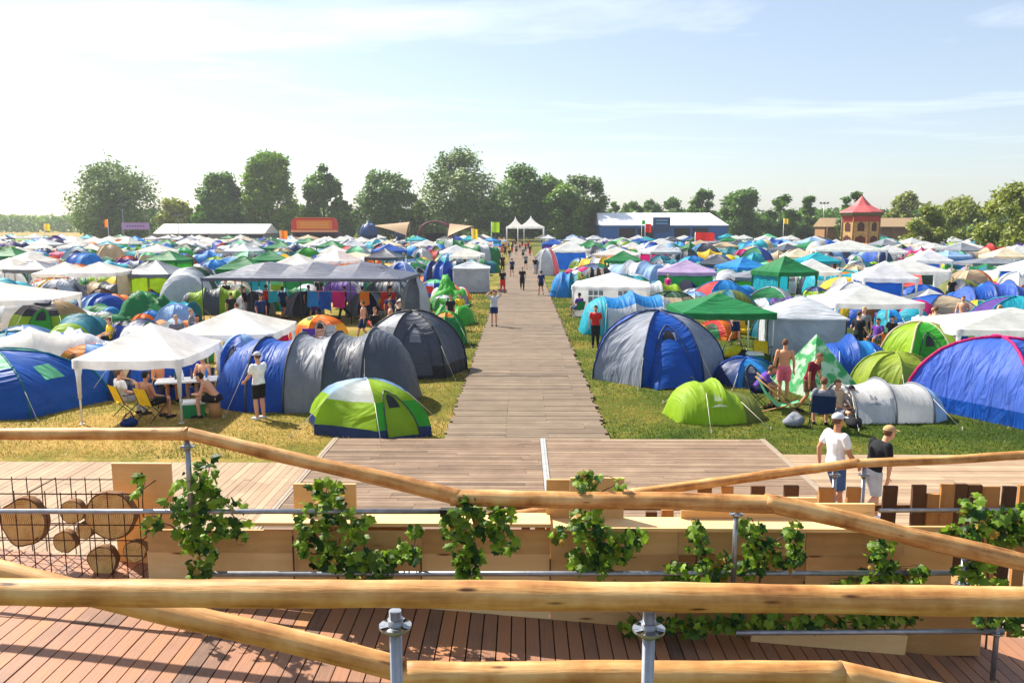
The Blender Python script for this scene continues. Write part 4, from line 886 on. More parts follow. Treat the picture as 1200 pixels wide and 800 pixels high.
# ---------------------------------------------------------------- people
def remeshed(mb, voxel, smooth=3):
    me = mb.mesh('tmp', [])
    o = bpy.data.objects.new('tmp', me); COL.objects.link(o)
    r = o.modifiers.new('r', 'REMESH'); r.mode = 'VOXEL'; r.voxel_size = voxel; r.use_smooth_shade = True
    if smooth: s = o.modifiers.new('s', 'SMOOTH'); s.factor = .5; s.iterations = smooth
    dg = bpy.context.evaluated_depsgraph_get(); out = bpy.data.meshes.new_from_object(o.evaluated_get(dg))
    bpy.data.objects.remove(o); bpy.data.meshes.remove(me)
    for p in out.polygons: p.use_smooth = True
    return out
def V3(*a): return Vector(a)
POSES = {}
def joints(kind):
    J = dict(pel=V3(0, 0, .95), chest=V3(0, 0, 1.30), neck=V3(0, .01, 1.49), head=V3(0, -.015, 1.65))
    for s, n in ((1, 'L'), (-1, 'R')):
        J['hip' + n] = V3(s * .09, 0, .92); J['knee' + n] = V3(s * .1, -.015, .5); J['ank' + n] = V3(s * .105, .02, .085)
        J['sh' + n] = V3(s * .185, .01, 1.42); J['el' + n] = V3(s * .25, .03, 1.14); J['wr' + n] = V3(s * .26, -.05, .9)
    def st(**k):
        for a, b in k.items(): J[a] = Vector(b)
    if kind == 'walk':
        st(kneeL=(.1, -.17, .52), ankL=(.1, -.27, .1), kneeR=(-.1, -.03, .5), ankR=(-.1, .3, .17), elL=(.25, .12, 1.16), wrL=(.25, .1, .91), elR=(-.25, -.04, 1.15), wrR=(-.24, -.22, .95))
    if kind in ('sit', 'sitbend'):
        st(pel=(0, .08, .5), chest=(0, .16, .84), neck=(0, .17, 1.03), head=(0, .13, 1.19))
        for s, n in ((1, 'L'), (-1, 'R')):
            st(**{'hip' + n: (s * .1, .05, .5), 'knee' + n: (s * .15, -.38, .53), 'ank' + n: (s * .15, -.36, .09), 'sh' + n: (s * .185, .16, .97), 'el' + n: (s * .27, .1, .7), 'wr' + n: (s * .17, -.13, .64)})
    if kind == 'sitbend':
        st(chest=(0, -.12, .8), neck=(0, -.25, .95), head=(0, -.35, 1.06))
        for s, n in ((1, 'L'), (-1, 'R')): st(**{'sh' + n: (s * .185, -.2, .92), 'el' + n: (s * .26, -.28, .64), 'wr' + n: (s * .1, -.46, .62)})
    if kind == 'bend':
        st(pel=(0, .08, .93), chest=(0, -.24, 1.13), neck=(0, -.4, 1.24), head=(0, -.5, 1.33))
        for s, n in ((1, 'L'), (-1, 'R')): st(**{'hip' + n: (s * .09, .06, .9), 'sh' + n: (s * .185, -.33, 1.2), 'el' + n: (s * .22, -.38, .92), 'wr' + n: (s * .16, -.48, .7)})
    if kind == 'stoop':
        st(chest=(0, -.1, 1.27), neck=(0, -.2, 1.43), head=(0, -.29, 1.55), ankL=(.1, -.2, .1), kneeL=(.1, -.16, .52), ankR=(-.1, .24, .13), kneeR=(-.1, -.02, .5))
        for s, n in ((1, 'L'), (-1, 'R')): st(**{'sh' + n: (s * .185, -.13, 1.38), 'el' + n: (s * .24, -.14, 1.1), 'wr' + n: (s * .22, -.2 - .06 * s, .87)})
    if kind == 'armsup':
        for s, n in ((1, 'L'), (-1, 'R')): st(**{'el' + n: (s * .36, -.06, 1.56), 'wr' + n: (s * .16, .06, 1.7)})
    if kind == 'reach':
        st(elR=(-.25, -.12, 1.18), wrR=(-.2, -.36, 1.2), elL=(.25, -.06, 1.15), wrL=(.22, -.26, 1.02))
    return J
def torso(mb, J, k=1.0, lo=True, hi=True, kz=1.0):
    pel, ch, nk = J['pel'], J['chest'], J['neck']; ax = V3(1, 0, 0); S = []
    pts = [(pel - (ch - pel).normalized() * .1, .13, .1), (pel, .165, .118), (pel.lerp(ch, .45), .142, .1), (ch, .168, .118), (ch.lerp(nk, .55), .17, .1), (ch.lerp(nk, .85), .105, .07)]
    for i, (c, rx, ry) in enumerate(pts):
        d = (pts[min(i + 1, 5)][0] - pts[max(i - 1, 0)][0]).normalized(); f = d.cross(ax).normalized(); S.append((c, ax * rx * k, f * ry * k))
    mb.ring(S if lo else S[1:], 14)
def person(pose, skin=(206, 150, 118), top='white', bottom='black', hair='brown', hat=None, shoes='black', sleeve=.55, leg=.75, near=False, voxel=.02, long_hair=False):
    """-> parts [(name, mesh, [materials])]"""
    J = joints(pose); b = MB(); torso(b, J)
    hd = J['head']; nk = J['neck']
    b.tube([nk - V3(0, 0, .06), nk.lerp(hd, .5)], [.062, .054], 10)
    tilt = Matrix.Rotation(max(0, min(.6, (nk.y - hd.y) * 1.2 - .03)), 3, 'X'); hp = lambda v: hd + tilt @ Vector(v)
    b.ball(hd + V3(0, .01, .02), (.076, .094, .1), 14, 10, M=tilt); b.ball(hp((0, -.018, -.05)), (.058, .07, .07), 12, 8, M=tilt)
    b.ball(hp((0, -.098, -.015)), (.014, .02, .022), 6, 5); 
    for s in (-1, 1): b.ball(hp((s * .078, .01, -.005)), (.012, .022, .032), 6, 5)
    for n in 'LR':
        s = 1 if n == 'L' else -1
        b.tube([J['hip' + n], J['hip' + n].lerp(J['knee' + n], .5), J['knee' + n], J['knee' + n].lerp(J['ank' + n], .35), J['ank' + n]], [.092, .076, .056, .06, .038], 10, round_=True)
        an = J['ank' + n]; b.tube([an + V3(0, .05, -.04), an + V3(0, -.06, -.045), an + V3(s * .01, -.17, -.06)], [.036, .04, .024], 8, round_=True)
        b.tube([J['sh' + n], J['sh' + n].lerp(J['el' + n], .5), J['el' + n], J['el' + n].lerp(J['wr' + n], .3), J['wr' + n]], [.058, .048, .04, .042, .027], 8, round_=True)
        d = (J['wr' + n] - J['el' + n]).normalized(); w_ = J['wr' + n]; side = d.cross(V3(s, 0, 0)).normalized(); nrm = d.cross(side)
        b.tube([w_, w_ + d * .05, w_ + d * .085], [.026, .036, .036], 8, round_=True, flat=.6)
        if near:
            for i, ln in enumerate((.068, .078, .072, .055)):
                o_ = w_ + d * .085 + side * (-.03 + .02 * i); b.tube([o_, o_ + d * ln * .55 - nrm * .008 * s, o_ + d * ln - nrm * .03 * s], [.0095, .009, .0075], 6, round_=True)
            o_ = w_ + d * .03 - side * .03; b.tube([o_, o_ + d * .035 - side * .03, o_ + d * .065 - side * .035], [.012, .011, .009], 6, round_=True)
        else: b.tube([w_ + d * .08, w_ + d * .15 + nrm * .02 * s], [.034, .022], 6, round_=True, flat=.6)
    me = remeshed(b, .0085 if near else voxel, 2)
    sk_ = plain('skin_%d' % skin[0], skin, .55, var=.06, scale=5, spec=.35)
    me.materials.append(sk_)
    if near or voxel < .02:
        me.materials.append(plain('eye_dark', (30, 24, 22), .3)); me.materials.append(plain('lip', (160, 90, 80), .5))
        eyes = [hp((s * .032, -.083, .012)) for s in (-1, 1)]; mo = hp((0, -.085, -.062))
        for p in me.polygons:
            if any((p.center - e).length < .014 for e in eyes): p.material_index = 1
            elif abs(p.center.x - mo.x) < .022 and (p.center - mo).length < .024 and abs(p.center.z - mo.z) < .007: p.material_index = 2
    parts = [('body', me, [sk_])]
    vx = .014 if near else voxel * .9
    if top:
        m = MB(); torso(m, J, 1.13)
        for n in 'LR':
            e = J['sh' + n].lerp(J['el' + n], sleeve if sleeve <= 1 else 1); m.tube([J['sh' + n] * .97 + J['chest'] * .03, J['sh' + n].lerp(e, .5), e], [.074, .07, .066], 10, round_=True)
            if sleeve > 1: m.tube([J['el' + n], J['wr' + n]], [.056, .044], 8, round_=True)
        parts.append(('shirt', remeshed(m, vx, 3), [cloth(top)]))
    m = MB(); S = torso
    pel = J['pel']; up = (J['chest'] - pel).normalized(); f = up.cross(V3(1, 0, 0)).normalized()
    m.ring([(pel - up * .11, V3(.13, 0, 0), f * .11), (pel - up * .03, V3(.182, 0, 0), f * .136), (pel + up * .07, V3(.166, 0, 0), f * .124)], 14)
    for n in 'LR':
        k = J['hip' + n].lerp(J['knee' + n], min(1, leg)); m.tube([J['hip' + n], J['hip' + n].lerp(k, .6), k], [.112, .1, .093], 10)
        if leg > 1: m.tube([J['knee' + n], J['ank' + n] + V3(0, 0, .03)], [.08, .062], 8, round_=True)
    parts.append(('shorts' if leg <= 1 else 'trousers', remeshed(m, vx, 3), [cloth(bottom)]))
    for n in 'LR':
        m = MB(); an = J['ank' + n]; s = 1 if n == 'L' else -1
        m.tube([an + V3(0, .06, -.045), an + V3(0, -.05, -.045), an + V3(s * .01, -.19, -.06)], [.042, .048, .032], 8, round_=True)
        parts.append(('shoe', remeshed(m, .014, 2), [cloth(shoes)]))
    m = MB(); b0 = MB()
    b0.ball(hd + V3(0, .018, .032), (.084, .1, .1), 16, 12, M=tilt)
    ti = tilt.inverted()
    vs = b0.v; keepf = []
    for fc in b0.f:
        c = sum((Vector(vs[i]) for i in fc), Vector()) / 4; q = ti @ (c - hd)
        if q.z > .055 - .0 or (q.y > .02 and q.z > -.055) : keepf.append(fc)
    m.add(vs, keepf, 0, .5, True)
    if long_hair: m.tube([hp((0, .07, .03)), hp((0, .1, -.1)), hp((0, .1, -.24))], [.07, .07, .04], 8, round_=True)
    parts.append(('hair', m.mesh('hair', [cloth(hair)]), [cloth(hair)]))
    if hat:
        m = MB(); b0 = MB(); b0.ball(hd + V3(0, .012, .05), (.092, .11, .09), 16, 12, M=tilt); kf = [fc for fc in b0.f if (ti @ (sum((Vector(b0.v[i]) for i in fc), Vector()) / 4 - hd)).z > .045]
        m.add(b0.v, kf, 0, .5, True)
        vs = []; 
        for q in range(9):
            an = math.pi * q / 8; vs += [hp((-.085 * math.cos(an), -.04 - .06 * math.sin(an), .055)), hp((-.08 * math.cos(an), -.06 - .12 * math.sin(an) ** .8, .045))]
        m.add(vs, [(2 * q, 2 * q + 2, 2 * q + 3, 2 * q + 1) for q in range(8)], 0, .5, True)
        parts.append(('cap', m.mesh('cap', [cloth(hat)]), [cloth(hat)]))
    for nm, me, ms in parts:
        if not me.materials:
            for q in ms: me.materials.append(q)
    return parts
def put_person(parts, loc, rz, label, sc=1.0, group=None, z=0):
    r = empty('person', loc, R(rz), label, 'person', group); r.scale = (sc,) * 3
    for nm, me, ms in parts:
        o = bpy.data.objects.new(nm, me); COL.objects.link(o); o.parent = r
    return r
def P_(px, base, rz, label, pose, sc=1.0, z=0.0, dz=0.0, **kw):
    g = ground(px, base, z); g.z = z + dz
    near = kw.pop('near', False)
    put_person(person(pose, near=near, voxel=kw.pop('voxel', .016), **kw), g, rz, label, sc); return g
SK1, SK2, SK3 = (212, 156, 124), (190, 132, 100), (222, 172, 142)
P_(975, 607, 112, 'man in white t-shirt, denim shorts and pale cap walking behind the palisade', 'walk', 1.02, ZP, near=True, skin=SK2, top='white', bottom='denim', hair='brown', hat='light grey', shoes='white', leg=.95)
P_(1018, 613, 104, 'man in black t-shirt and tan cap stooping behind the palisade', 'stoop', .98, ZP, near=True, skin=SK1, top='black', bottom='light grey', hair='brown', hat='tan', shoes='white', leg=.95)
P_(305, 491, -125, 'man in white t-shirt and black shorts standing by the blue tunnel tent', 'reach', 1.0, near=True, skin=SK1, top='white', bottom='black', hair='brown', hat='light grey', shoes='light grey', leg=.85)
g1 = P_(150, 488, 140, 'man in white top sitting in the left yellow camping chair', 'sit', 1, voxel=.013, skin=SK1, top='white', bottom='light grey', hair='brown', leg=1.2)
g2 = P_(180, 492, 150, 'shirtless man in black shorts sitting in the right yellow camping chair', 'sit', 1, voxel=.013, skin=SK2, top=None, bottom='black', hair='black')
P_(193, 470, 60, 'shirtless man with dark hair sitting at the left side of the white table', 'sit', 1, voxel=.015, skin=(204, 132, 88), top=None, bottom='navy', hair='brown')
P_(155, 468, 70, 'person in beige top and cap seated behind the man in white', 'sit', 1, voxel=.015, skin=SK1, top='beige', bottom='grey', hair='brown', hat='grey')
P_(236, 468, -15, 'shirtless man sitting behind the white table facing the path', 'sit', 1, voxel=.015, skin=SK1, top=None, bottom='black', hair='brown')
P_(252, 488, -85, 'shirtless dark haired man bending forward beside the green cool box', 'sitbend', 1, voxel=.013, skin=SK1, top=None, bottom='black', hair='black')
P_(917, 470, 165, 'shirtless man in red shorts standing with his back turned', 'stand', 1.02, voxel=.014, skin=(208, 146, 108), top=None, bottom='pink', hair='brown', leg=.8)
P_(946, 484, 40, 'person in maroon t-shirt bending over beside the patterned sheet', 'stoop', 1.0, voxel=.014, skin=SK2, top='maroon', bottom='brown', hair='brown')
g12 = P_(962, 501, 165, 'person with tied back hair sitting in the dark blue camping chair', 'sit', 1.0, voxel=.014, skin=SK1, top='grey', bottom='denim', hair='brown')
P_(1003, 488, -50, 'dark haired person in a light top sitting in the pop-up mouth', 'sitbend', 1.0, dz=-.3, voxel=.015, skin=SK2, top='light grey', bottom='dark green', hair='black', long_hair=True)
P_(985, 490, 30, 'person with brown hair sitting low beside the pop-up tent', 'sit', 1.0, dz=-.3, voxel=.015, skin=SK1, top='beige', bottom='grey', hair='brown')
P_(888, 476, 75, 'person in purple top sitting behind the low lime tent', 'sitbend', 1.0, voxel=.016, skin=SK2, top='purple', bottom='navy', hair='brown')
P_(1017, 398, 160, 'person in dark clothes standing under the white gazebo by the cyan tent', 'stand', 1.0, voxel=.018, skin=SK1, top='brown', bottom='black', hair='brown', leg=1.2)
P_(1042, 397, -60, 'person sitting on the ground beside the cyan tent', 'sit', 1.0, dz=-.3, voxel=.018, skin=SK1, top='black', bottom='grey', hair='black')

# small figures: eight kinds, copied
KINDS = []
for pose, top, bot, hr, skn in (('walk', 'black', 'red', 'brown', SK1), ('walk', 'navy', 'black', 'black', SK2), ('stand', 'white', 'denim', 'brown', SK1), ('walk', 'grey', 'black', 'tan', SK3), ('stand', 'red', 'black', 'black', SK2), ('walk', 'black', 'black', 'brown', SK1), ('stand', 'black', 'light grey', 'brown', SK3), ('walk', None, 'navy', 'brown', SK1), ('sit', 'yellow', 'black', 'brown', SK1), ('sit', 'purple', 'denim', 'black', SK2), ('stand', 'magenta', 'black', 'tan', SK3), ('sit', 'white', 'red', 'black', SK1)):
    KINDS.append((person(pose, skn, top, bot, hr, voxel=.028, leg=random.choice((.6, .8, 1.2))), ('shirtless person' if top is None else 'person in %s top' % top) + ' and %s %s' % (bot, 'shorts'), pose))
arms = person('armsup', SK1, 'light grey', 'navy', 'black', voxel=.02, leg=.7)
g = ground(579, 382, .1); put_person(arms, g, 5, 'person in grey top and navy shorts with raised arms walking down the boardwalk', 1.0)
WALK = ((589, 343, 0, 'nearest walker in red shorts on the boardwalk'), (589, 318, 5, 'walker in black behind the one in red shorts'), (600, 324, 1, 'walker in navy top near the middle of the boardwalk'), (612, 340, 5, 'walker in black in the middle of the boardwalk nearest the camera'),
        (616, 315, 3, 'walker in grey top right of the middle on the boardwalk'), (634, 346, 1, 'walker in navy top at the right edge of the boardwalk, nearest there'), (627, 321, 6, 'person in black top and pale shorts at the right boardwalk edge'), (613, 304, 3, 'walker in grey top farther along the boardwalk right side'))
for i, (px, py, k, lab) in enumerate(WALK):
    g = ground(px, py, .1); put_person(KINDS[k][0], g, random.choice((0, 10, 180, 190)), lab, random.uniform(.97, 1.04), 'people walking on the boardwalk')
AUTO = []     # (object, look phrase, location)
for px, py in ((597, 305), (605, 299), (621, 300), (592, 300), (585, 302), (600, 296), (609, 294), (616, 295), (590, 295), (596, 293), (604, 292), (612, 291), (587, 292), (619, 292), (601, 290)):
    k = random.choice((0, 1, 2, 3, 4, 5, 6, 7)); g = ground(px, py, .1)
    o = put_person(KINDS[k][0], g, random.choice((0, 15, 170, 190)), None, random.uniform(.95, 1.05), 'people walking on the boardwalk'); AUTO.append((o, 'distant walker ' + KINDS[k][1].split('person ')[-1], g))

# ---------------------------------------------------------------- camp furniture
def camp_chair(loc, rz, col, label, group='camping chairs'):
    r = empty('camping_chair', loc, R(rz), label, 'chair', group)
    m = MB(); m.grid([[V3(-.25 + .5 * i / 4, .2 - .42 * j / 4, .42 - .03 * math.sin(math.pi * i / 4)) for j in range(5)] for i in range(5)], 4, 4); m.obj('seat', cloth(col), r)
    m = MB(); m.grid([[V3(-.26 + .52 * i / 4, .2 + .16 * j / 4, .42 + .46 * j / 4) for j in range(5)] for i in range(5)], 4, 4); m.obj('backrest', cloth(col), r)
    for s in (-1, 1):
        m = MB(); m.tube([(s * .27, -.24, 0), (s * .27, .2, .43), (s * .27, .37, .9)], .012, 6); m.tube([(s * .27, .28, 0), (s * .27, -.22, .43), (s * .27, -.22, .62)], .012, 6); m.obj('side_frame', dark_tube, r)
        m = MB(); m.box((s * .27, 0, .63), (.05, .44, .02)); m.obj('armrest', rubber, r)
    return r
def table(loc, rz, label, L_=1.6, W_=.75):
    r = empty('folding_table', loc, R(rz), label, 'table')
    m = MB(); m.box((0, 0, .71), (L_, W_, .04)); m.obj('table_top', white_tube, r)
    for sx_ in (-1, 1):
        for sy in (-1, 1): m = MB(); m.tube([(sx_ * (L_ / 2 - .15), sy * (W_ / 2 - .05), .69), (sx_ * (L_ / 2 - .05), sy * (W_ / 2 - .05), 0)], .015, 6); m.obj('leg', dark_tube, r)
    return r
def cooler(loc, rz, col, label):
    r = empty('cool_box', loc, R(rz), label, 'cool box', 'cool boxes')
    m = MB(); m.box((0, 0, .18), (.52, .34, .36), taper=1.06); m.obj('body', plain('plastic_' + col, PAL[col], .45), r)
    m = MB(); m.box((0, 0, .395), (.57, .385, .06), taper=.94); m.obj('lid', plain('plastic_white', (230, 230, 228), .4), r)
    m = MB(); m.tube([(-.29, 0, .3), (-.29, 0, .47), (.29, 0, .47), (.29, 0, .3)], .014, 6); m.obj('handle', plain('plastic_white', (230, 230, 228), .4), r); return r
def bottle(loc, col, label):
    m = MB(); m.tube([(0, 0, 0), (0, 0, .17), (0, 0, .21), (0, 0, .28)], [.036, .036, .014, .013], 10); return tag(m.obj('bottle', plain('glass_' + col, PAL[col], .2), None, loc), label, 'bottle', 'bottles on the white table')
def bag(loc, rz, col, label, s=1.0):
    m = MB(); m.ball((0, 0, .17), (.28, .2, .19), 14, 9); m.v = [(x * s * (1 + .3 * noise.noise(V3(x * 6, y * 6, z * 6))), y * s, max(0, z) * .75 * s * (1 + .5 * noise.noise(V3(x * 5, y * 5, 3)))) for x, y, z in m.v]
    r = empty('bag', loc, R(rz), label, 'bag', 'bags lying in the camp'); m.obj('body', cloth(col), r)
    k = MB(); k.tube([(-.15 * s, 0, .3 * s), (-.08 * s, 0, .43 * s), (.08 * s, 0, .43 * s), (.15 * s, 0, .3 * s)], .014, 6); k.obj('strap', cloth('black'), r); return r
def deckchair(loc, rz, col, label):
    r = empty('deck_chair', loc, R(rz), label, 'chair'); wd = plain('chair_wood', (176, 128, 78), .6)
    m = MB(); m.grid([[V3(-.26 + .52 * i / 4, y, z) for y, z in ((-.5, .32), (-.25, .2), (.05, .2), (.35, .5), (.6, .95))] for i in range(5)], 4, 4); m.obj('sling', fab(col), r)
    for s in (-1, 1):
        for a, b_ in (((s * .29, -.6, .0), (s * .29, .62, .98)), ((s * .31, .5, 0), (s * .31, -.5, .34))): m = MB(); m.tube([a, b_], .02, 6); m.obj('frame_bar', wd, r)
    return r
camp_chair(g1, 140, 'yellow', 'left yellow camping chair under the white gazebo'); camp_chair(g2, 150, 'yellow', 'right yellow camping chair under the white gazebo')
camp_chair(g12, 165, 'navy', 'dark blue camping chair with its back to the plaza')
tb = ground(221, 474); table(tb, 18, 'white folding table under the white gazebo')
for i, (dx_, dy_, c) in enumerate(((-.3, .1, 'dark green'), (-.1, -.1, 'white'), (.12, .12, 'brown'), (.35, 0, 'dark green'), (.5, .15, 'sky blue'))):
    bottle(tb + Matrix.Rotation(R(18), 3, 'Z') @ V3(dx_, dy_, .732), c, ('%s bottle standing on the white table, %s' % (c, ('at its left end', 'second from the left', 'in the middle', 'second from the right', 'at its right end')[i])))
cooler(ground(228, 488), 20, 'green', 'green cool box with white lid beside the gazebo leg')
m = MB(); m.tube([(0, 0, 0), (0, 0, .4)], .15, 12); tag(m.obj('stool', plain('chair_wood', (176, 128, 78), .6), None, ground(252, 488)), 'wooden stump stool under the bending man', 'stool')
for px, py, rz in ((193, 470, 60), (155, 468, 70), (236, 468, -15)): camp_chair(ground(px, py), rz, 'charcoal' if px != 193 else 'brown', {193: 'brown camping chair at the left side of the white table', 155: 'dark camping chair left behind the yellow chairs', 236: 'dark camping chair behind the white table'}[px])
deckchair(ground(912, 482), 70, 'mint', 'green deck chair between the lime tent and the red shorts man')
camp_chair(ground(888, 476), 75, 'navy', 'navy camping chair behind the low lime tent')
bag(ground(930, 499), 20, 'grey', 'grey rucksack lying on the grass beside the camping chair', 1.1)
bag(ground(1000, 500), 70, 'black', 'black bag in front of the pop-up mouth'); bag(ground(152, 500), 10, 'navy', 'navy bag on the grass by the left yellow chair', .8)
bag(ground(862, 420), 10, 'yellow', 'yellow bag under the green gazebo', 1.6); bag(ground(872, 424), 40, 'black', 'black bag under the green gazebo', 1.4); cooler(ground(884, 427), 0, 'green', 'green cool box beside the green gazebo leg')
# washing under the marquee
mq = Vector(next(o for o in bpy.data.objects if o.name == 'marquee').location)
TW = [(-1.5, 'turquoise'), (.6, 'sky blue'), (1.25, 'royal blue'), (1.95, 'magenta'), (3.3, 'orange'), (4.3, 'red')]
m = MB(); m.tube([(-4.9, -2.3, 1.66), (4.9, -2.5, 1.66)], .008, 5); o = m.obj('washing_line', rope_m, None, mq, R(-4)); tag(o, 'washing line strung under the long grey marquee', 'rope')
for i, (x, c) in enumerate(TW):
    w_ = (.5, .6, .6, .66, .5, .34)[i]; hl = (.6, .8, .95, .85, .7, .9)[i]; m = MB(); m.grid([[V3(x - w_ / 2 + w_ * j / 6, -2.36 + .03 * math.sin(j * 2 + k + i), 1.66 - hl * k / 5 - .03 * math.sin(j * 1.1 + i)) for j in range(7)] for k in range(6)], 5, 6)
    o = m.obj('towel', fab(c), None, mq, R(-4)); tag(o, '%s towel hanging from the line under the grey marquee' % c, 'towel', 'towels hanging under the marquee')
for x, y, k in ((-3.6, -1, 6), (-2.9, .5, 4), (-1.6, -.8, 1), (-.5, .3, 5), (.2, -1.2, 9), (1.6, -.4, 5), (2.7, -.9, 1), (3.4, .4, 8), (4.2, -.8, 4)):
    g = mq + V3(x, y, 0); o = put_person(KINDS[k][0], g, random.uniform(-180, 180), None, 1.0, 'people under the marquee'); AUTO.append((o, KINDS[k][1], g))
    if KINDS[k][2] == 'sit': camp_chair(g, math.degrees(o.rotation_euler.z), 'black', 'black camping chair under the grey marquee at its %s' % ('middle' if x < 1 else 'right end'))
for dx_, c in ((-4, 'charcoal'), (-1.2, 'charcoal'), (2.4, 'navy')):
    g = mq + V3(dx_, 1.6, 0); o = build(dome(6, 2.4, 2.0, 1.3, (c, 'grey')), 'dome_tent', g, .3, None, 'tent', 'tents pitched on the camp field'); AUTO.append((o, c + ' dome tent under the marquee', g))
# ---------------------------------------------------------------- trees
def tree(px, top, hw, Y, kind, label, ragged=.5, leaf_n=190, lean=0, low=.06, name='tree', clumps=None):
    base = at(px, 270, Y); base.z = 0; H = at(px, top, Y).z; Rr = hw * Y / FPX
    root = empty(name, base, random.uniform(0, 6.28), label, 'tree', 'trees behind the camp field')
    tr = MB(); lf = MB(); nrs = random.Random(px * 7 + top)
    tr.tube([(0, 0, -.1), (.05, 0, H * .2), (lean * .3, .1, H * .5), (lean, 0, H * .82)], [H * .022, H * .017, H * .011, H * .004], 8)
    nc = clumps or max(18, int(44 * (Rr / 8)))
    cl = []
    for i in range(nc):
        f = nrs.uniform(low, 1); a = nrs.uniform(0, 6.283)
        prof = math.sin(math.pi * min(1, (f - low) / (1 - low) * .74 + .2)) ** .6
        rr = Rr * prof * math.sqrt(nrs.uniform(.15, 1)) * .85
        c = V3(rr * math.cos(a) + lean * f, rr * math.sin(a), H * (low + .02 + (f - low) * .93)); cr_ = Rr * nrs.uniform(.22, .4) * (1.05 - .3 * f)
        cl.append((c, cr_))
    cl.append((V3(lean, 0, H - Rr * .16), Rr * .2))
    for c, cr_ in cl:
        if nrs.random() < .6: tr.tube([(lean * .3 * c.z / H, 0, max(H * .12, c.z - Rr * .5)), (c.x * .55, c.y * .55, c.z - Rr * .15), c], [H * .006, H * .004, H * .0015], 5)
        ct = nrs.uniform(-.18, .18)
        for _ in range(leaf_n):
            v = V3(nrs.gauss(0, 1), nrs.gauss(0, 1), nrs.gauss(0, .8)).normalized() * cr_ * (nrs.random() ** .4) * (1 + ragged * nrs.uniform(-.5, .9))
            p = c + v
            if p.z < H * .04: continue
            sz = nrs.uniform(.3, .75) * (Y / 260) ** .6; u = V3(nrs.gauss(0, 1), nrs.gauss(0, 1), nrs.gauss(0, .7)).normalized(); w_ = u.orthogonal().normalized()
            lf.add([p - u * sz, p - w_ * sz * .6, p + u * sz, p + w_ * sz * .6], [(0, 1, 2, 3)], 0, min(1, max(0, .45 + ct + nrs.gauss(0, .22))))
    tr.obj('trunk', bark_m, root); lf.obj('crown', tree_ms[kind], root); return root
TREES = ((140, 193, 48, 265, 1, 'broad airy tree, biggest of the left trees, behind the purple banner'), (118, 215, 30, 268, 1, 'left shoulder tree beside the broad airy tree'), (207, 236, 22, 258, 2, 'low yellow green tree right of the broad airy tree'),
 (262, 206, 30, 262, 0, 'dark ragged tree behind the left white hall'), (240, 232, 16, 255, 0, 'short dark tree in front of the dark ragged one'), (320, 180, 35, 262, 1, 'tall full tree left of the orange food stall'), (303, 205, 20, 268, 1, 'narrow tree against the tall full tree'),
 (380, 194, 25, 260, 0, 'thin open tree right above the orange food stall'), (398, 232, 18, 255, 0, 'small bush tree right of the thin open tree'), (455, 202, 37, 258, 0, 'round dense tree above the blue domed stall'), (493, 236, 16, 262, 1, 'small tree between the round dense one and the airy one'),
 (538, 179, 44, 262, 1, 'tall airy tree left of the boardwalk end'), (605, 197, 42, 258, 0, 'dark tree right above the boardwalk end'), (642, 206, 36, 256, 0, 'middle tree of the dark clump by the boardwalk end'), (683, 207, 34, 254, 0, 'right tree of the dark clump left of the long white hall'), (662, 220, 32, 250, 1, 'low green tree in front of the dark clump'),
 (719, 238, 13, 300, 0, 'smallest tree at the left end above the long white hall'), (741, 237, 15, 300, 0, 'second small round tree above the long white hall'), (762, 235, 16, 300, 0, 'third small round tree above the long white hall'), (787, 234, 17, 300, 0, 'small tree just left of the taller one above the hall'),
 (822, 223, 18, 285, 0, 'taller tree above the right part of the white hall'), (868, 224, 25, 270, 0, 'wide dark tree at the right end of the white hall'), (914, 230, 19, 268, 0, 'dark tree left of the floodlight mast'), (945, 231, 13, 266, 0, 'narrow dark tree next to the floodlight mast'),
 (999, 226, 18, 200, 0, 'tree peeking over the pink tower roof'), (1055, 229, 23, 240, 2, 'rounded pale green tree right of the tower'), (1085, 243, 24, 150, 2, 'olive bush tree in front of the beige long roof'), (1122, 234, 27, 175, 2, 'olive tree with round crown right of the bush tree'), (1148, 243, 14, 190, 0, 'dark small tree right of the olive tree'), (1186, 216, 36, 120, 2, 'big yellow green tree at the right edge'), (1205, 226, 24, 128, 2, 'half visible tree beyond the big one at the right edge'))
for i, (px, tp, hw, Y, k, lab) in enumerate(TREES): tree(px, tp, hw, Y, k, lab, ragged=.35 if 'dense' in lab or 'dark clump' in lab else .6, leaf_n=230 if hw > 20 else 120)
def woods(x0, x1, Y, h0, h1, name, label, kind, n):
    m = MB(); rr = random.Random(5)
    for _ in range(n):
        x = rr.uniform(x0, x1); hh = h0 + (h1 - h0) * (.5 + .5 * noise.noise(V3(x * .02, Y, 0))) + rr.gauss(0, .6); z = rr.uniform(0, 1) ** .7 * hh; sz = rr.uniform(.6, 1.5)
        u = V3(rr.gauss(0, 1), rr.gauss(0, .4), rr.gauss(0, 1)).normalized(); w_ = u.orthogonal().normalized(); p = V3(x, Y + rr.uniform(-14, 14) * (1 - z / hh * .5), z)
        m.add([p - u * sz, p - w_ * sz * .7, p + u * sz, p + w_ * sz * .7], [(0, 1, 2, 3)], 0, min(1, max(0, rr.gauss(.5, .25))))
    tag(m.obj(name, tree_ms[kind], None), label, 'woodland', kind='stuff')
woods(-460, -215, 560, 8, 14, 'far_woods', 'pale far woods along the left horizon', 1, 9000)
woods(-150, 190, 300, 7, 13, 'far_treeline', 'low dark treeline behind the stalls and halls', 0, 15000)

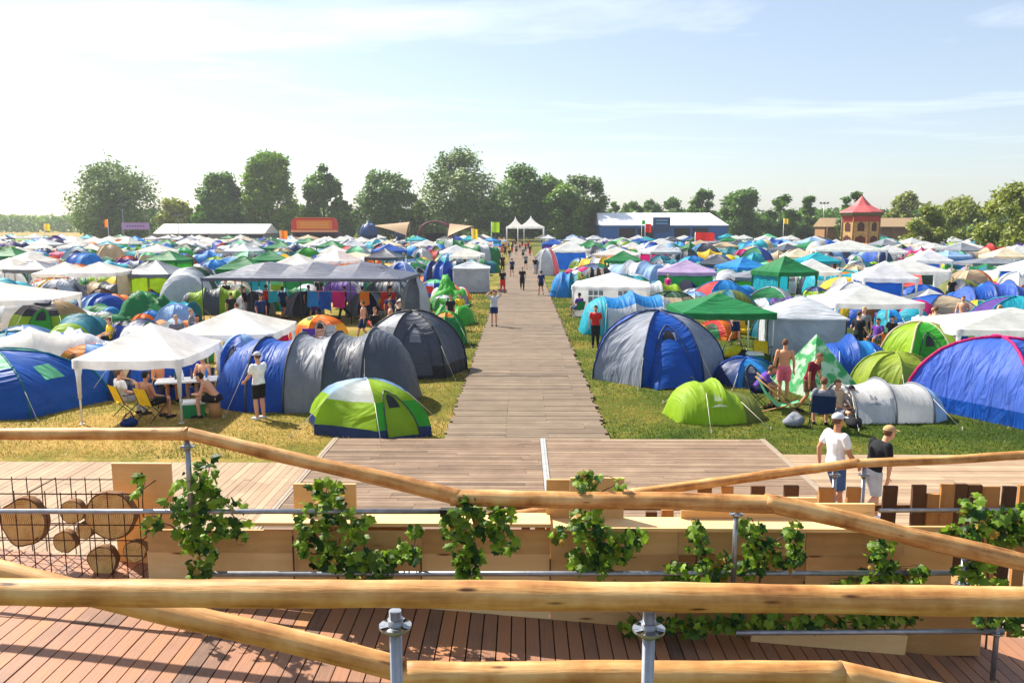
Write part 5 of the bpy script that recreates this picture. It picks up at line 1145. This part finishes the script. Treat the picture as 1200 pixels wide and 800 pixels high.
# ---------------------------------------------------------------- halls and stalls behind the field
GF = 'festival stalls and halls behind the camp'
white_roof = plain('white_pvc_roof', (226, 228, 232), .5, var=.06, scale=.4); grey_wall = plain('grey_hall_wall', (110, 112, 122), .7); blue_wall = plain('blue_hall_wall', (30, 100, 170), .6); dark_in = plain('painted_interior_shade', (36, 34, 36), .9)  # dark_in: dark plate colour standing in for shade inside bays and hatches
beige_roof = plain('beige_canvas_roof', (156, 130, 96), .7); wood_wall = plain('stall_wood', (150, 108, 70), .8, 0, .3, 3); maroon_m = plain('maroon_canvas', (104, 30, 54), .6); orange_m = plain('orange_board', (232, 130, 40), .55); red_m = plain('red_board', (204, 50, 36), .55)
stall_blue = plain('stall_blue', (22, 62, 112), .5)
def px_box(px0, px1, Y): return at(px0, 270, Y).x, at(px1, 270, Y).x
def hall(px0, px1, ridge, eave, Y, depth, label, wallm, hip=0.0):
    x0, x1 = px_box(px0, px1, Y); ze = at(px0, eave, Y).z; zr = at(px0, ridge, Y + depth / 2).z; root = empty('hall', ((x0 + x1) / 2, Y + depth / 2, 0), 0, label, 'hall', GF); W = (x1 - x0) / 2; D = depth / 2
    m = MB(); m.add([(-W, -D, 0), (W, -D, 0), (W, D, 0), (-W, D, 0), (-W, -D, ze), (W, -D, ze), (W, D, ze), (-W, D, ze)], [(0, 1, 5, 4), (1, 2, 6, 5), (2, 3, 7, 6), (3, 0, 4, 7)]); m.obj('wall', wallm, root)
    m = MB(); e = .5; m.add([(-W - .3, -D - e, ze - .15), (W + .3, -D - e, ze - .15), (W + .3, D + e, ze - .15), (-W - .3, D + e, ze - .15), (-W - .3, 0, zr), (W + .3 - hip, 0, zr)], [(0, 1, 5, 4), (2, 3, 4, 5), (3, 0, 4), (1, 2, 5), (0, 3, 2, 1)]); ro = m.obj('roof', white_roof, root)
    n = int(2 * W / 5); 
    for i in range(n):
        x = -W + (i + .5) * 2 * W / n; m = MB(); m.box((x, -D - .03, ze * .42), (2 * W / n - .7, .05, ze * .8)); m.obj('bay_opening', dark_in if i % 3 else wallm, root)
    for i in range(n + 1):
        x = -W + i * 2 * W / n; k = max(0, min(1, (W + .3 - x) / max(.01, hip))) if hip else 1
        m = MB(); m.tube([(x, -D - e, ze - .1), (min(x, W - hip) if hip else x, -.1, zr + .04)], .07, 4); m.obj('seam', white_roof, ro)
    return root
hall(181, 309, 262.5, 273, 238, 14, 'low white roofed hall at the left behind the camp', grey_wall)
hh = hall(703, 853, 249.5, 263.5, 240, 16, 'long white roofed hall with blue walls right of the boardwalk end', blue_wall, hip=4)
x0, x1 = px_box(765, 785, 239); m = MB(); m.box(((x0 + x1) / 2, 239, 5.4), (x1 - x0, .8, 3.8)); o = m.obj('sign_board', stall_blue, hh); o.location = -hh.location
m = MB(); 
for z in (6.4, 5.5): m.box(((x0 + x1) / 2, 238.56, z), ((x1 - x0) * .7, .05, .4))
o = m.obj('sign_stripes', plain('pale_blue_board', (120, 170, 210), .5), hh); o.location = -hh.location
# long beige roof
x0, x1 = px_box(960, 1070, 215); r = empty('market_hall', ((x0 + x1) / 2, 215, 0), 0, 'long beige roofed market hall behind the wooden tower', 'hall', GF); W = (x1 - x0) / 2
m = MB(); m.add([(-W, -5, 4.6), (W, -5, 4.6), (W, 5, 4.6), (-W, 5, 4.6), (-W, 0, 6.9), (W, 0, 6.9)], [(0, 1, 5, 4), (2, 3, 4, 5), (3, 0, 4), (1, 2, 5), (0, 3, 2, 1)]); m.obj('roof', beige_roof, r)
m = MB(); m.box((0, 1, 2.3), (2 * W - 1, 7, 4.58)); m.obj('wall', wood_wall, r)
for i in range(8): m = MB(); m.tube([(-W + .3 + i * (2 * W - .6) / 7, -4.8, 0), (-W + .3 + i * (2 * W - .6) / 7, -4.8, 4.6)], .12, 6); m.obj('post', wood_wall, r)
# orange food stall
Y = 185; x0, x1 = px_box(345, 399, Y); zt = at(370, 255.5, Y).z; zb = at(370, 272, Y).z; W = (x1 - x0) / 2
r = empty('food_stall', ((x0 + x1) / 2, Y, 0), 0, 'food stall with a big curved orange and red sign board', 'stall', GF)
def rr_board(W_, z0, z1, y, cut): return [(-W_, y, z0), (W_, y, z0), (W_, y, z1 - cut), (W_ - cut * .4, y, z1 - cut * .3), (W_ - cut, y, z1), (-W_ + cut, y, z1), (-W_ + cut * .4, y, z1 - cut * .3), (-W_, y, z1 - cut)]
def slab(name, pts, th, mat, par):
    m = MB(); n = len(pts); m.add(list(pts) + [(p[0], p[1] + th, p[2]) for p in pts], [tuple(range(n)), tuple(reversed(range(n, 2 * n)))] + [(i, i + n, (i + 1) % n + n, (i + 1) % n) for i in range(n)]); return m.obj(name, mat, par)
sb = slab('sign_board', rr_board(W, zb, zt, -2.6, 1.0), .4, red_m, r); slab('sign_panel', rr_board(W * .76, zb + .7, zt - .5, -2.68, .3), .06, orange_m, sb)
m = MB(); m.box((0, -2.7, zb + .25), (2 * W, .5, .45)); m.obj('sign_ledge', plain('peach_board', (236, 168, 120), .6), r); m = MB(); m.box((0, -2.66, zt + .02), (2 * W - 2, .5, .12)); m.obj('sign_edge', orange_m, r)
m = MB()
for zz in (.35, .5, .65): m.box((0, -2.75, zb + (zt - zb) * zz), (W * 1.2, .04, .12))
m.obj('sign_lettering', plain('yellow_board', (244, 190, 80), .6), sb)
m = MB(); m.box((0, 0, zb / 2), (2 * W - .4, 4.6, zb)); m.obj('wall', plain('dark_purple_wall', (64, 52, 70), .8), r)
m = MB(); m.box((0, -2.36, 2.1), (2 * W - 1.6, .1, 2.0)); m.obj('serving_hatch', dark_in, r); m = MB(); m.box((0, -2.55, 1.05), (2 * W - 1.2, .5, .1)); m.obj('counter', wood_wall, r)
# blue domed stall and its neighbours
def domed(px0, px1, top, Y, mat, label):
    x0, x1 = px_box(px0, px1, Y); W = (x1 - x0) / 2; zt = at(px0, top, Y).z; r = empty('domed_stall', ((x0 + x1) / 2, Y, 0), 0, label, 'stall', GF); h0 = zt * .4
    m = MB(); n = 16; prof = [(W * .96, h0), (W * 1.02, h0 + (zt - h0) * .2), (W * .96, h0 + (zt - h0) * .45), (W * .7, h0 + (zt - h0) * .68), (W * .32, h0 + (zt - h0) * .8), (.12, h0 + (zt - h0) * .88), (.05, zt)]
    m.ring([(V3(0, 0, z), V3(q, 0, 0), V3(0, q, 0)) for q, z in prof], n); m.obj('dome_roof', mat, r)
    m = MB(); m.ring([(V3(0, 0, 0), V3(W * .92, 0, 0), V3(0, W * .92, 0)), (V3(0, 0, h0), V3(W * .92, 0, 0), V3(0, W * .92, 0))], 12); m.obj('wall', mat, r)
    m = MB(); m.box((0, -W * .92, h0 * .5), (W, .3, h0 * .7)); m.obj('serving_hatch', dark_in, r)
    for s in range(8):
        m = MB(); a = s * math.pi / 4; m.tube([(math.cos(a) * q * 1.01, math.sin(a) * q * 1.01, z) for q, z in prof[:5]], .09, 4); m.obj('roof_rib', plain('stall_blue_light', (30, 84, 140), .5), r)
domed(422, 442, 258, 178, stall_blue, 'blue onion domed stall left of the beige canopy'); domed(463, 476, 258, 190, stall_blue, 'smaller blue domed stall right of the beige canopy')
def canopy(px0, px1, zl, zr, Y, label, flip=1):
    x0, x1 = px_box(px0, px1, Y); W = (x1 - x0) / 2; a, b_ = at(px0, zl, Y).z, at(px1, zr, Y).z; r = empty('canopy', ((x0 + x1) / 2, Y, 0), 0, label, 'canopy', GF); n = 8; lo = min(a, b_) * .55
    m = MB(); G = [[V3(-W + 2 * W * i / n, -3 + 6 * j / n, (a + (b_ - a) * i / n) + (lo - (a + (b_ - a) * i / n)) * (1 - j / n) ** 1.5 * (1 - i / n if flip > 0 else i / n)) for j in range(n + 1)] for i in range(n + 1)]; m.grid(G, n, n); m.obj('roof', beige_roof, r)
    for i in (0, n):
        for j in (0, n): m = MB(); p = G[i][j]; m.tube([(p.x, p.y, 0), (p.x, p.y, p.z)], .12, 6); m.obj('post', wood_wall, r)
canopy(438, 478, 264, 260, 182, 'beige swooping canopy beside the blue domed stall', -1); canopy(526, 554, 262, 265, 176, 'beige canopy left of the boardwalk end', 1)
x0, x1 = px_box(491, 531, 180); W = (x1 - x0) / 2; r = empty('arched_stall', ((x0 + x1) / 2, 180, 0), 0, 'maroon arched tent stall between the beige canopies', 'stall', GF); m = MB(); zt = at(510, 259.5, 180).z
G = [[V3(-W * math.cos(math.pi * i / 12), -3 + 6 * j / 3, 2 + (zt - 2) * math.sin(math.pi * i / 12) ** .8) for j in range(4)] for i in range(13)]; m.grid(G, 12, 3); m.obj('roof', maroon_m, r)
m = MB(); m.box((0, 1, 1), (2 * W - .2, 4, 2)); m.obj('wall', plain('dark_purple_wall', (64, 52, 70), .8), r); m = MB(); m.box((0, -1.2, 2.2), (W * 1.2, .2, 2.2)); m.obj('serving_hatch', dark_in, r)
for k in range(4): m = MB(); m.tube([G[i][k] + V3(0, -.05, .04) for i in range(13)], .1, 4); m.obj('roof_rib', plain('pink_trim', (120, 50, 76), .6), r)
# pagoda tents
for px, tp, hw, Y, lab in ((604, 253.5, 10, 205, 'left smaller white pagoda tent at the boardwalk end'), (622, 252.5, 15, 196, 'right larger white pagoda tent at the boardwalk end')):
    c = at(px, 270, Y); c.z = 0; W = hw * Y / FPX; zt = at(px, tp, Y).z; ze = at(px, 265.5, Y).z; r = empty('pagoda_tent', c, 0, lab, 'tent', GF); m = MB(); n = 6; cs = [V3(-W, -W, 0), V3(W, -W, 0), V3(W, W, 0), V3(-W, W, 0)]
    for g in range(4): m.grid([[cs[g].lerp(cs[(g + 1) % 4], j / n) * (1 - i / n) ** 1.5 + V3(0, 0, ze + (zt - ze) * (i / n) ** 1.25) for j in range(n + 1)] for i in range(n + 1)], n, n)
    for g in range(4): a, b_ = cs[g], cs[(g + 1) % 4]; m.add([a + V3(0, 0, ze), b_ + V3(0, 0, ze), b_ + V3(0, 0, ze - .5), a + V3(0, 0, ze - .5)], [(0, 1, 2, 3)])
    m.obj('roof', fab('white'), r)
    for q in cs: m = MB(); m.tube([(q.x, q.y, 0), (q.x, q.y, ze)], .1, 6); m.obj('leg', white_tube, r)
# wooden tower with pink roof
Y = 140; x0, x1 = px_box(986, 1030, Y); W = (x1 - x0) / 2; ze = at(1008, 249, Y).z; zt = at(1008, 229.5, Y).z
r = empty('wooden_tower', ((x0 + x1) / 2, Y, 0), R(24), 'octagonal wooden tower with a swept pink pointed roof', 'tower', GF)
def octo(q, z): return [V3(q * math.cos(R(45 * k + 22.5)), q * math.sin(R(45 * k + 22.5)), z) for k in range(8)]
def shell(name, prof, mat, smooth=False, par=None):
    m = MB(); vs = [p for q, z in prof for p in octo(q, z)]; m.add(vs, [(i * 8 + k, i * 8 + (k + 1) % 8, (i + 1) * 8 + (k + 1) % 8, (i + 1) * 8 + k) for i in range(len(prof) - 1) for k in range(8)], 0, .5, smooth); return m.obj(name, mat, par or r)
tan_w = plain('tower_tan_wood', (196, 156, 96), .8, 0, .25, 2); pink_r = plain('pink_roof', (186, 84, 84), .6, 0, .2, .8)
W *= .98; shell('wall', [(W, 0), (W, ze - 1.6)], tan_w); shell('red_band', [(W * 1.02, ze - 1.6), (W * 1.02, ze + .1)], plain('tower_red', (186, 66, 50), .7))
shell('roof', [(W * 1.22, ze - .05), (W * 1.18, ze + .1), (W * .95, ze + (zt - ze) * .16), (W * .52, ze + (zt - ze) * .42), (W * .2, ze + (zt - ze) * .78), (.08, zt)], pink_r); shell('fringe', [(W * 1.2, ze - .06), (W * 1.16, ze - .55), (W * 1.05, ze - .4)], plain('tower_thatch', (96, 96, 60), .9))
for k in range(8):
    p, q = octo(W * 1.01, 0)[k], octo(W * 1.01, 0)[(k + 1) % 8]; c = (p + q) / 2; t = (q - p).normalized(); nn_ = V3(c.x, c.y, 0).normalized() * .04
    m = MB(); m.tube([p, p + V3(0, 0, ze)], .13, 5); m.obj('corner_post', wood_wall, r)
    for z0, z1, hw_ in ((1.2, 2.9, .8), (4.0, 5.2, .55)):
        m = MB(); m.add([c + nn_ - t * hw_ + V3(0, 0, z0), c + nn_ + t * hw_ + V3(0, 0, z0), c + nn_ + t * hw_ + V3(0, 0, z1), c + nn_ + V3(0, 0, z1 + .4), c + nn_ - t * hw_ + V3(0, 0, z1)], [(0, 1, 2, 3, 4)]); m.obj('window', plain('tower_window', (84, 40, 30), .6), r)
# banner, masts and flags
Y = 200; x0, x1 = px_box(143, 175, Y); zt, zb = at(150, 261, Y).z, at(150, 269, Y).z; r = empty('banner_frame', ((x0 + x1) / 2, Y, 0), 0, 'pale purple banner stretched high between two poles', 'banner'); W = (x1 - x0) / 2
m = MB(); m.box((0, 0, (zt + zb) / 2), (2 * W, .08, zt - zb)); bn = m.obj('banner', plain('purple_banner', (176, 140, 190), .6), r)
m = MB()
for i in range(7): m.box((-W * .6 + i * W * .2, -.06, (zt + zb) / 2), (W * .12, .03, .35))
m.obj('lettering', plain('banner_print', (120, 84, 140), .6), bn)
for s in (-1, 1): m = MB(); m.tube([(s * W, 0.1, 0), (s * W, .1, zt)], .09, 6); m.obj('pole', steel, r)
def mast(px, top, Y, label, lamp=True):
    c = at(px, 270, Y); c.z = 0; h_ = at(px, top, Y).z; r = empty('floodlight_mast', c, 0, label, 'mast', 'thin masts behind the field'); m = MB(); m.tube([(0, 0, 0), (0, 0, h_)], [.16, .08], 6); m.obj('pole', steel, r)
    m = MB(); m.box((0, 0, h_ + .1), (2.4, .2, .2)); m.obj('cross_arm', steel, r)
    for x in (-1, 0, 1): m = MB(); m.box((x, -.2, h_ + .3), (.5, .4, .4)); m.obj('lamp', dark_tube, r)
mast(145, 240, 230, 'floodlight mast in front of the broad airy tree'); mast(964, 239, 230, 'floodlight mast right of the dark trees by the tower'); mast(1134, 246, 200, 'floodlight mast between the right olive trees'); mast(209, 252, 200, 'short mast above the left white hall')
def flag(px, top, bot, wpx, Y, col, label):
    c = at(px, 270, Y); c.z = 0; h_ = at(px, top, Y).z; r = empty('flag_pole', c, 0, label, 'flag', 'flags among the stalls'); m = MB(); m.tube([(0, 0, 0), (0, 0, h_)], .06, 6); m.obj('pole', white_tube, r)
    hh_ = h_ - at(px, bot, Y).z; w_ = wpx * Y / FPX; m = MB(); m.grid([[V3(.05 + w_ * i / 6, .15 * math.sin(i * 1.3), h_ - hh_ * j / 3 - .1 * i / 6) for j in range(4)] for i in range(7)], 6, 3); m.obj('flag', fab(col), r)
flag(127, 257, 266, -5, 150, 'orange', 'orange flag on a white pole in front of the left trees'); flag(576, 260, 272, 9, 160, 'lime', 'lime yellow flag left of the boardwalk end'); flag(918, 256, 262, 5, 160, 'yellow', 'yellow flag in front of the narrow dark trees'); flag(328, 270, 280, 8, 150, 'orange', 'orange flag left of the orange food stall'); flag(553, 268, 280, 6, 130, 'yellow', 'yellow flag below the beige canopy')
flag(756, 262, 272, 7, 170, 'red', 'red flag in front of the long white hall'); flag(752, 258, 263, 4, 172, 'bright green', 'small green flag left of the red one by the white hall'); flag(52, 262, 270, 6, 190, 'yellow', 'yellow flag at the far left before the woods')
flag(815, 272, 282, 22, 120, 'red', 'large red banner flag in the far right field')
# ---------------------------------------------------------------- the rest of the camp: prototypes copied over the field
RAW = []
def proto(parts):
    RAW.append(parts)
    ph = fab('white'); A = []
    for nm, mb, cols in parts: A.append((nm, mb.mesh(nm, [matof(c) if c not in ('c1', 'c2', 'c3') else ph for c in cols]), list(cols)))
    m = MB(); cl = []
    for nm, mb, cols in parts:
        mm = []
        for c in cols:
            if c not in cl: cl.append(c)
            mm.append(cl.index(c))
        m.join(mb, None, mm)
    return A, (m.mesh('tent', [matof(c) if c not in ('c1', 'c2', 'c3') else ph for c in cl]), cl), m
def slots(o, keys, cm):
    for i, k in enumerate(keys):
        if k in cm: o.material_slots[i].link = 'OBJECT'; o.material_slots[i].material = fab(cm[k])
def inst(pr, name, loc, rz, sc, cm, cat, group, with_parts):
    if with_parts:
        r = empty(name, loc, rz, None, cat, group); r.scale = sc
        for nm, me, keys in pr[0]:
            o = bpy.data.objects.new(nm, me); COL.objects.link(o); o.parent = r; slots(o, keys, cm)
        return r
    me, keys = pr[1]; o = bpy.data.objects.new(name, me); COL.objects.link(o); o.location = loc; o.rotation_euler.z = rz; o.scale = sc; slots(o, keys, cm)
    return tag(o, None, cat, group)
S_ = dict(guys=False)
TENTS = [
 (proto(dome(4, 3, 3, 1.45, ('c1', 'c2'), 7, 5, skirt='c2', door='c3', sleeve='c2', guys=False)), '%s and %s dome tent', 'dome_tent'),
 (proto(dome(6, 3, 3, 1.4, ('c1', 'c1', 'c1', 'c1', 'c1', 'c1'), 7, 4, door='c2', sleeve='c1', e1=.7, guys=False)), '%s dome tent with %s door', 'dome_tent'),
 (proto(dome(6, 3.2, 2.8, 1.4, ('c1',), 8, 4, upper=('c2',), uz=5, door='c1', sleeve='c2', e1=.7, guys=False)), '%s dome tent with %s top', 'dome_tent'),
 (proto(dome(8, 3.4, 3.4, 1.7, ('c1', 'c2'), 7, 3, skirt='c1', door='c1', e1=.72, guys=False)), '%s and %s striped dome tent', 'dome_tent'),
 (proto(tunnel([(-1.4, 2.3, 1.25), (0, 2.5, 1.5), (1.4, 2.2, 1.2)], ('c1', 'c1'), .8, .8, 'c2', guys=False)), '%s tunnel tent with %s ends', 'tunnel_tent'),
 (proto(tunnel([(-1.8, 2.4, 1.5), (-.6, 2.6, 1.7), (.6, 2.6, 1.7), (1.8, 2.3, 1.4)], ('c1', 'c2', 'c1'), .6, .9, 'c1', 'c2', guys=False)), '%s and %s banded tunnel tent', 'tunnel_tent'),
 (proto(tunnel([(-1.2, 2.0, 1.0), (0, 2.2, 1.15), (1.1, 1.9, .9)], ('c1', 'c1'), .5, .7, 'c1', upper='c2', guys=False)), 'low %s pop-up tent with %s back', 'pop_up_tent'),
]
TENTS = [(p, l, n, [(a, b, c) for a, b, c in q]) for (p, l, n), q in zip(TENTS, RAW)]
GAZ = [(proto(gazebo(col='c1')), '%s gazebo', 'gazebo'), (proto(gazebo(col='c1', walls='b', wcol={'b': 'c2'})), '%s gazebo with %s back wall', 'gazebo'), (proto(gazebo(col='c1', walls='bl', wcol={'b': 'c2', 'l': 'c2'}, rise=.85)), '%s gazebo with two %s walls', 'gazebo'), (proto(gazebo(col='c1', rise=.55, legs='dark_tube', drape=False, walls='r', wcol={'r': 'c2'})), '%s flat gazebo with %s side', 'gazebo')]
C1 = ['royal blue'] * 6 + ['sky blue'] * 7 + ['teal'] * 5 + ['turquoise'] * 6 + ['white'] * 3 + ['light grey'] * 2 + ['orange', 'lime', 'bright green'] + ['green'] * 4 + ['dark green'] * 2 + ['grey'] * 5 + ['light grey'] * 4 + ['charcoal'] * 3 + ['navy'] * 3 + ['lime'] * 3 + ['orange'] * 2 + ['red', 'red', 'magenta', 'purple', 'yellow', 'yellow', 'beige', 'beige', 'beige', 'olive', 'olive', 'pale blue', 'pale blue', 'periwinkle', 'brown', 'mint', 'bright green', 'white', 'white']
C2 = ['light grey'] * 4 + ['grey'] * 3 + ['royal blue', 'sky blue', 'teal', 'navy', 'lime', 'orange', 'red', 'yellow', 'beige', 'charcoal', 'charcoal', 'mint', 'purple', 'magenta', 'pale blue', 'white', 'white', 'dark green', 'green', 'turquoise']
CG = ['white'] * 11 + ['cream'] * 1 + ['light grey'] * 2 + ['green'] * 3 + ['dark green', 'grey', 'grey', 'charcoal', 'navy', 'royal blue', 'turquoise', 'sky blue', 'beige', 'pale blue', 'mint']
rs_ = random.Random(21)
def two(a, b):
    c = rs_.choice(a); d = rs_.choice(b)
    while d == c: d = rs_.choice(b)
    return c, d
def clear(x, y, r): return all((a - x) ** 2 + (b - y) ** 2 > (q + r) ** 2 for a, b, q in NOT)
def free(x, y, r):
    for a, b, q in OCC:
        if (a - x) ** 2 + (b - y) ** 2 < (q + r) ** 2: return False
    return True
N_T = N_G = 0; FAR_T, FAR_G = MB(), MB(); far_cols = ['white', 'royal blue', 'sky blue', 'teal', 'turquoise', 'green', 'grey', 'light grey', 'navy', 'orange', 'lime', 'cream', 'beige', 'red', 'dark green', 'pale blue', 'yellow', 'magenta']
simple_t = [dome(6, 3, 3, 1.5, ('c1',), 4, 2, upper=('c2',), uz=2, e1=.7, guys=False, simple=True), tunnel([(-1.4, 2.3, 1.3), (1.4, 2.3, 1.4)], ('c1',), .8, .8, 'c2', sub=6, m_=1, guys=False, simple=True)]
simple_g = [gazebo(3, 3, 1.95, .8, 'c1', drape=False, simple=True, walls='b', wcol={'b': 'c2'}), gazebo(3, 3, 1.95, .8, 'c1', drape=False, simple=True)]
ylo = 24.5; SPOTS = []
y = ylo
while y < 206:
    st = 2.6 + y * .011; lim = .655 * y + 5; x = -lim + rs_.uniform(0, st)
    while x < lim:
        px_ = x + rs_.uniform(-.3, .3) * st; py_ = y + rs_.uniform(-.3, .3) * st
        if not (PX0 - 2.6 - (1.0 if y < 60 else 0) < px_ < PX1 + 3.0 + (1.6 if y < 60 else 0)): SPOTS.append((px_, py_))
        x += st * rs_.uniform(.9, 1.25)
    y += st * .95
SPOTS = [(a, b, 0) for a, b in SPOTS]
for _ in range(2600):
    y = 23 * (95 / 23) ** rs_.random(); x = rs_.uniform(-.64, .64) * y
    if not (PX0 - 2.4 < x < PX1 + 3.2): SPOTS.append((x, y, 1))
SPOTS.sort(key=lambda p: p[1] + p[2] * 3)
CNT = {}
for x, y, small in SPOTS:
    gz = rs_.random() < (.1 if y < 45 else .15 if y < 110 else .2); sc = rs_.uniform(.42, .72) if small else rs_.uniform(.7, 1.15) if y < 90 else rs_.uniform(.9, 1.25); gz = gz and not small; r = (1.55 if gz else 1.35) * sc
    if small and not free(x, y, r * .92): continue
    if not free(x, y, r * .9): 
        sc *= .62; r *= .62; gz = False
        if y > 80 or not free(x, y, r * .8): continue
    if y < 48 and not clear(x, y, r * .75): continue
    OCC.append((x, y, r)); loc = V3(x, y, 0); parts_on = y < 66
    if gz:
        rz = rs_.gauss(0, .2); k = rs_.choice((0, 0, 0, 1, 2, 3)); c1, c2 = two(CG, C1); q = sc if sc > .9 else .95
        if N_G < 300:
            o = inst(GAZ[k][0], 'gazebo', loc, rz, (q, q * rs_.uniform(.95, 1.1), rs_.uniform(.95, 1.12)), {'c1': c1, 'c2': c2}, 'gazebo', 'gazebos standing on the camp field', parts_on); N_G += 1
            AUTO.append((o, GAZ[k][1] % ((c1, c2) if k else (c1,)), loc))
        else:
            s = rs_.choice(simple_g)
            for nm, mb, cols in s: FAR_G.join(mb, Matrix.Translation(loc) @ Matrix.Rotation(rz, 4, 'Z') @ Matrix.Scale(q, 4), [far_cols.index('white') if c == 'white_tube' else far_cols.index(c1 if (c == 'c1' and c1 in far_cols) else 'white' if c == 'c1' else c2 if c2 in far_cols else 'grey') for c in cols])
    else:
        k = rs_.choice((0, 0, 1, 1, 2, 2, 3, 4, 4, 4, 5, 5, 6, 6)); rz = rs_.uniform(0, 6.28); c1, c2 = two(C1, C2); zs = rs_.uniform(.85, 1.35) if y < 90 else rs_.uniform(1.2, 1.65)
        CNT[TENTS[k][2]] = CNT.get(TENTS[k][2], 0) + 1
        if CNT[TENTS[k][2]] <= 300:
            o = inst(TENTS[k][0], TENTS[k][2], loc, rz, (sc, sc, sc * zs), {'c1': c1, 'c2': c2, 'c3': rs_.choice(C2)}, 'tent', 'tents pitched on the camp field', parts_on); N_T += 1
            AUTO.append((o, TENTS[k][1] % (c1, c2), loc))
        else:
            s = rs_.choice(simple_t) if y > 120 else TENTS[k][3]
            for nm, mb, cols in s: FAR_T.join(mb, Matrix.Translation(loc) @ Matrix.Rotation(rz, 4, 'Z') @ Matrix.Scale(sc, 4), [far_cols.index(c1 if (c == 'c1' and c1 in far_cols) else 'grey' if c == 'c1' else c2 if (c == 'c2' and c2 in far_cols) else 'white' if c == 'c2' else c if c in far_cols else 'navy') for c in cols])
tag(FAR_T.obj('distant_tents', [fab(c) for c in far_cols]), 'mass of small colourful tents far back in the camp', 'tents', kind='stuff')
tag(FAR_G.obj('distant_gazebos', [fab(c) for c in far_cols]), 'mass of white and coloured gazebos far back in the camp', 'gazebos', kind='stuff')
# people and belongings between the tents
cnt = 0
while cnt < 75:
    y = 26 * (115 / 26) ** rs_.random(); x = rs_.uniform(-.62, .62) * y
    if PX0 - .6 < x < PX1 + .6 or not free(x, y, .3): continue
    k = rs_.randrange(len(KINDS)); g = V3(x, y, 0); OCC.append((x, y, .35)); cnt += 1
    rz = rs_.uniform(-180, 180); o = put_person(KINDS[k][0], g, rz, None, rs_.uniform(.94, 1.05), 'people among the tents'); AUTO.append((o, KINDS[k][1], g))
    if KINDS[k][2] == 'sit': c = rs_.choice(('navy', 'charcoal', 'green', 'red')); AUTO.append((camp_chair(g, rz, c, None), c + ' camping chair', g))
cnt = 0
while cnt < 90:
    y = 23 * (70 / 23) ** rs_.random(); x = rs_.uniform(-.62, .62) * y
    if PX0 - 1.2 < x < PX1 + 2 or not free(x, y, .25): continue
    g = V3(x, y, 0); OCC.append((x, y, .35)); cnt += 1; q = rs_.random(); rz = rs_.uniform(-180, 180)
    c = rs_.choice(('navy', 'charcoal', 'green', 'red', 'yellow', 'purple', 'orange', 'sky blue', 'black', 'grey'))
    if q < .35: AUTO.append((camp_chair(g, rz, c, None), 'empty %s camping chair' % c, g))
    elif q < .55: c = rs_.choice(('sky blue', 'red', 'green', 'navy')); AUTO.append((cooler(g, rz, c, None), '%s cool box' % c, g))
    else: AUTO.append((bag(g, rz, c, None, rs_.uniform(.8, 1.6)), '%s bag' % c, g))

# ---------------------------------------------------------------- labels: each by its look and what it stands beside
taken = {o['label'].lower() for o in bpy.data.objects if 'label' in o}
look_n = {}
for o, lk, p in AUTO: look_n[lk] = look_n.get(lk, 0) + 1
anchors = [(p, ref, None) for p, r_, ref in REFS] + [(p, lk, o.name) for o, lk, p in AUTO if look_n[lk] == 1 and ('tent' in lk or 'gazebo' in lk) and p.y < 150]
HA = [(V3(at(px, 270, Y).x, Y, 0), ph) for px, Y, ph in ((240, 238, 'left white hall'), (372, 185, 'orange food stall'), (432, 178, 'blue domed stall'), (510, 180, 'maroon arched stall'), (604, 205, 'white pagoda tents'), (778, 240, 'long white hall'), (1008, 140, 'wooden tower'), (1085, 150, 'olive bush tree'), (1186, 120, 'big yellow green tree'), (160, 200, 'purple banner'))]
anchors += [(p, ph, None) for p, ph in HA]
AX = np.array([(p.x, p.y) for p, _, _ in anchors])
def relation(p, q):
    dx, dy = p.x - q.x, p.y - q.y
    if abs(dy) > abs(dx) * 1.1: return 'behind' if dy > 0 else 'in front of'
    return 'right of' if dx > 0 else 'left of'
for o, lk, p in AUTO:
    lk = lk.replace('distant walker shirtless', 'distant shirtless walker')
    d = (AX[:, 0] - p.x) ** 2 + (AX[:, 1] - p.y) ** 2; order = [i for i in np.argsort(d)[:90] if anchors[i][2] != o.name]
    cands = ['%s %s the %s' % (lk, relation(p, anchors[i][0]), anchors[i][1]) for i in order]
    near_ = ['%s between the %s and the %s' % (lk, anchors[i][1], anchors[j][1]) for i in order[:4] for j in order[:4] if i < j]
    lab = next((c for c in cands[:6] + near_ + cands[6:] + [lk + c[len(lk):] for c in cands] if c.lower() not in taken and len(c.split()) <= 16), None)
    if lab is None: lab = lk + ' among the tents'
    taken.add(lab.lower()); o['label'] = lab

# ---------------------------------------------------------------- summer haze
m, nt, Nn, Ll = newmat('haze_air'); oo = Nn.new('ShaderNodeOutputMaterial'); pv = Nn.new('ShaderNodeVolumePrincipled'); pv.inputs['Density'].default_value = .00025; pv.inputs['Color'].default_value = (.92, .95, 1, 1); pv.inputs['Anisotropy'].default_value = .3
Ll.new(pv.outputs[0], oo.inputs['Volume'])
mb = MB(); mb.box((0, 395, 17.5), (1600, 890, 37)); tag(mb.obj('haze', m), 'thin pale summer haze over the field', 'haze', kind='stuff')
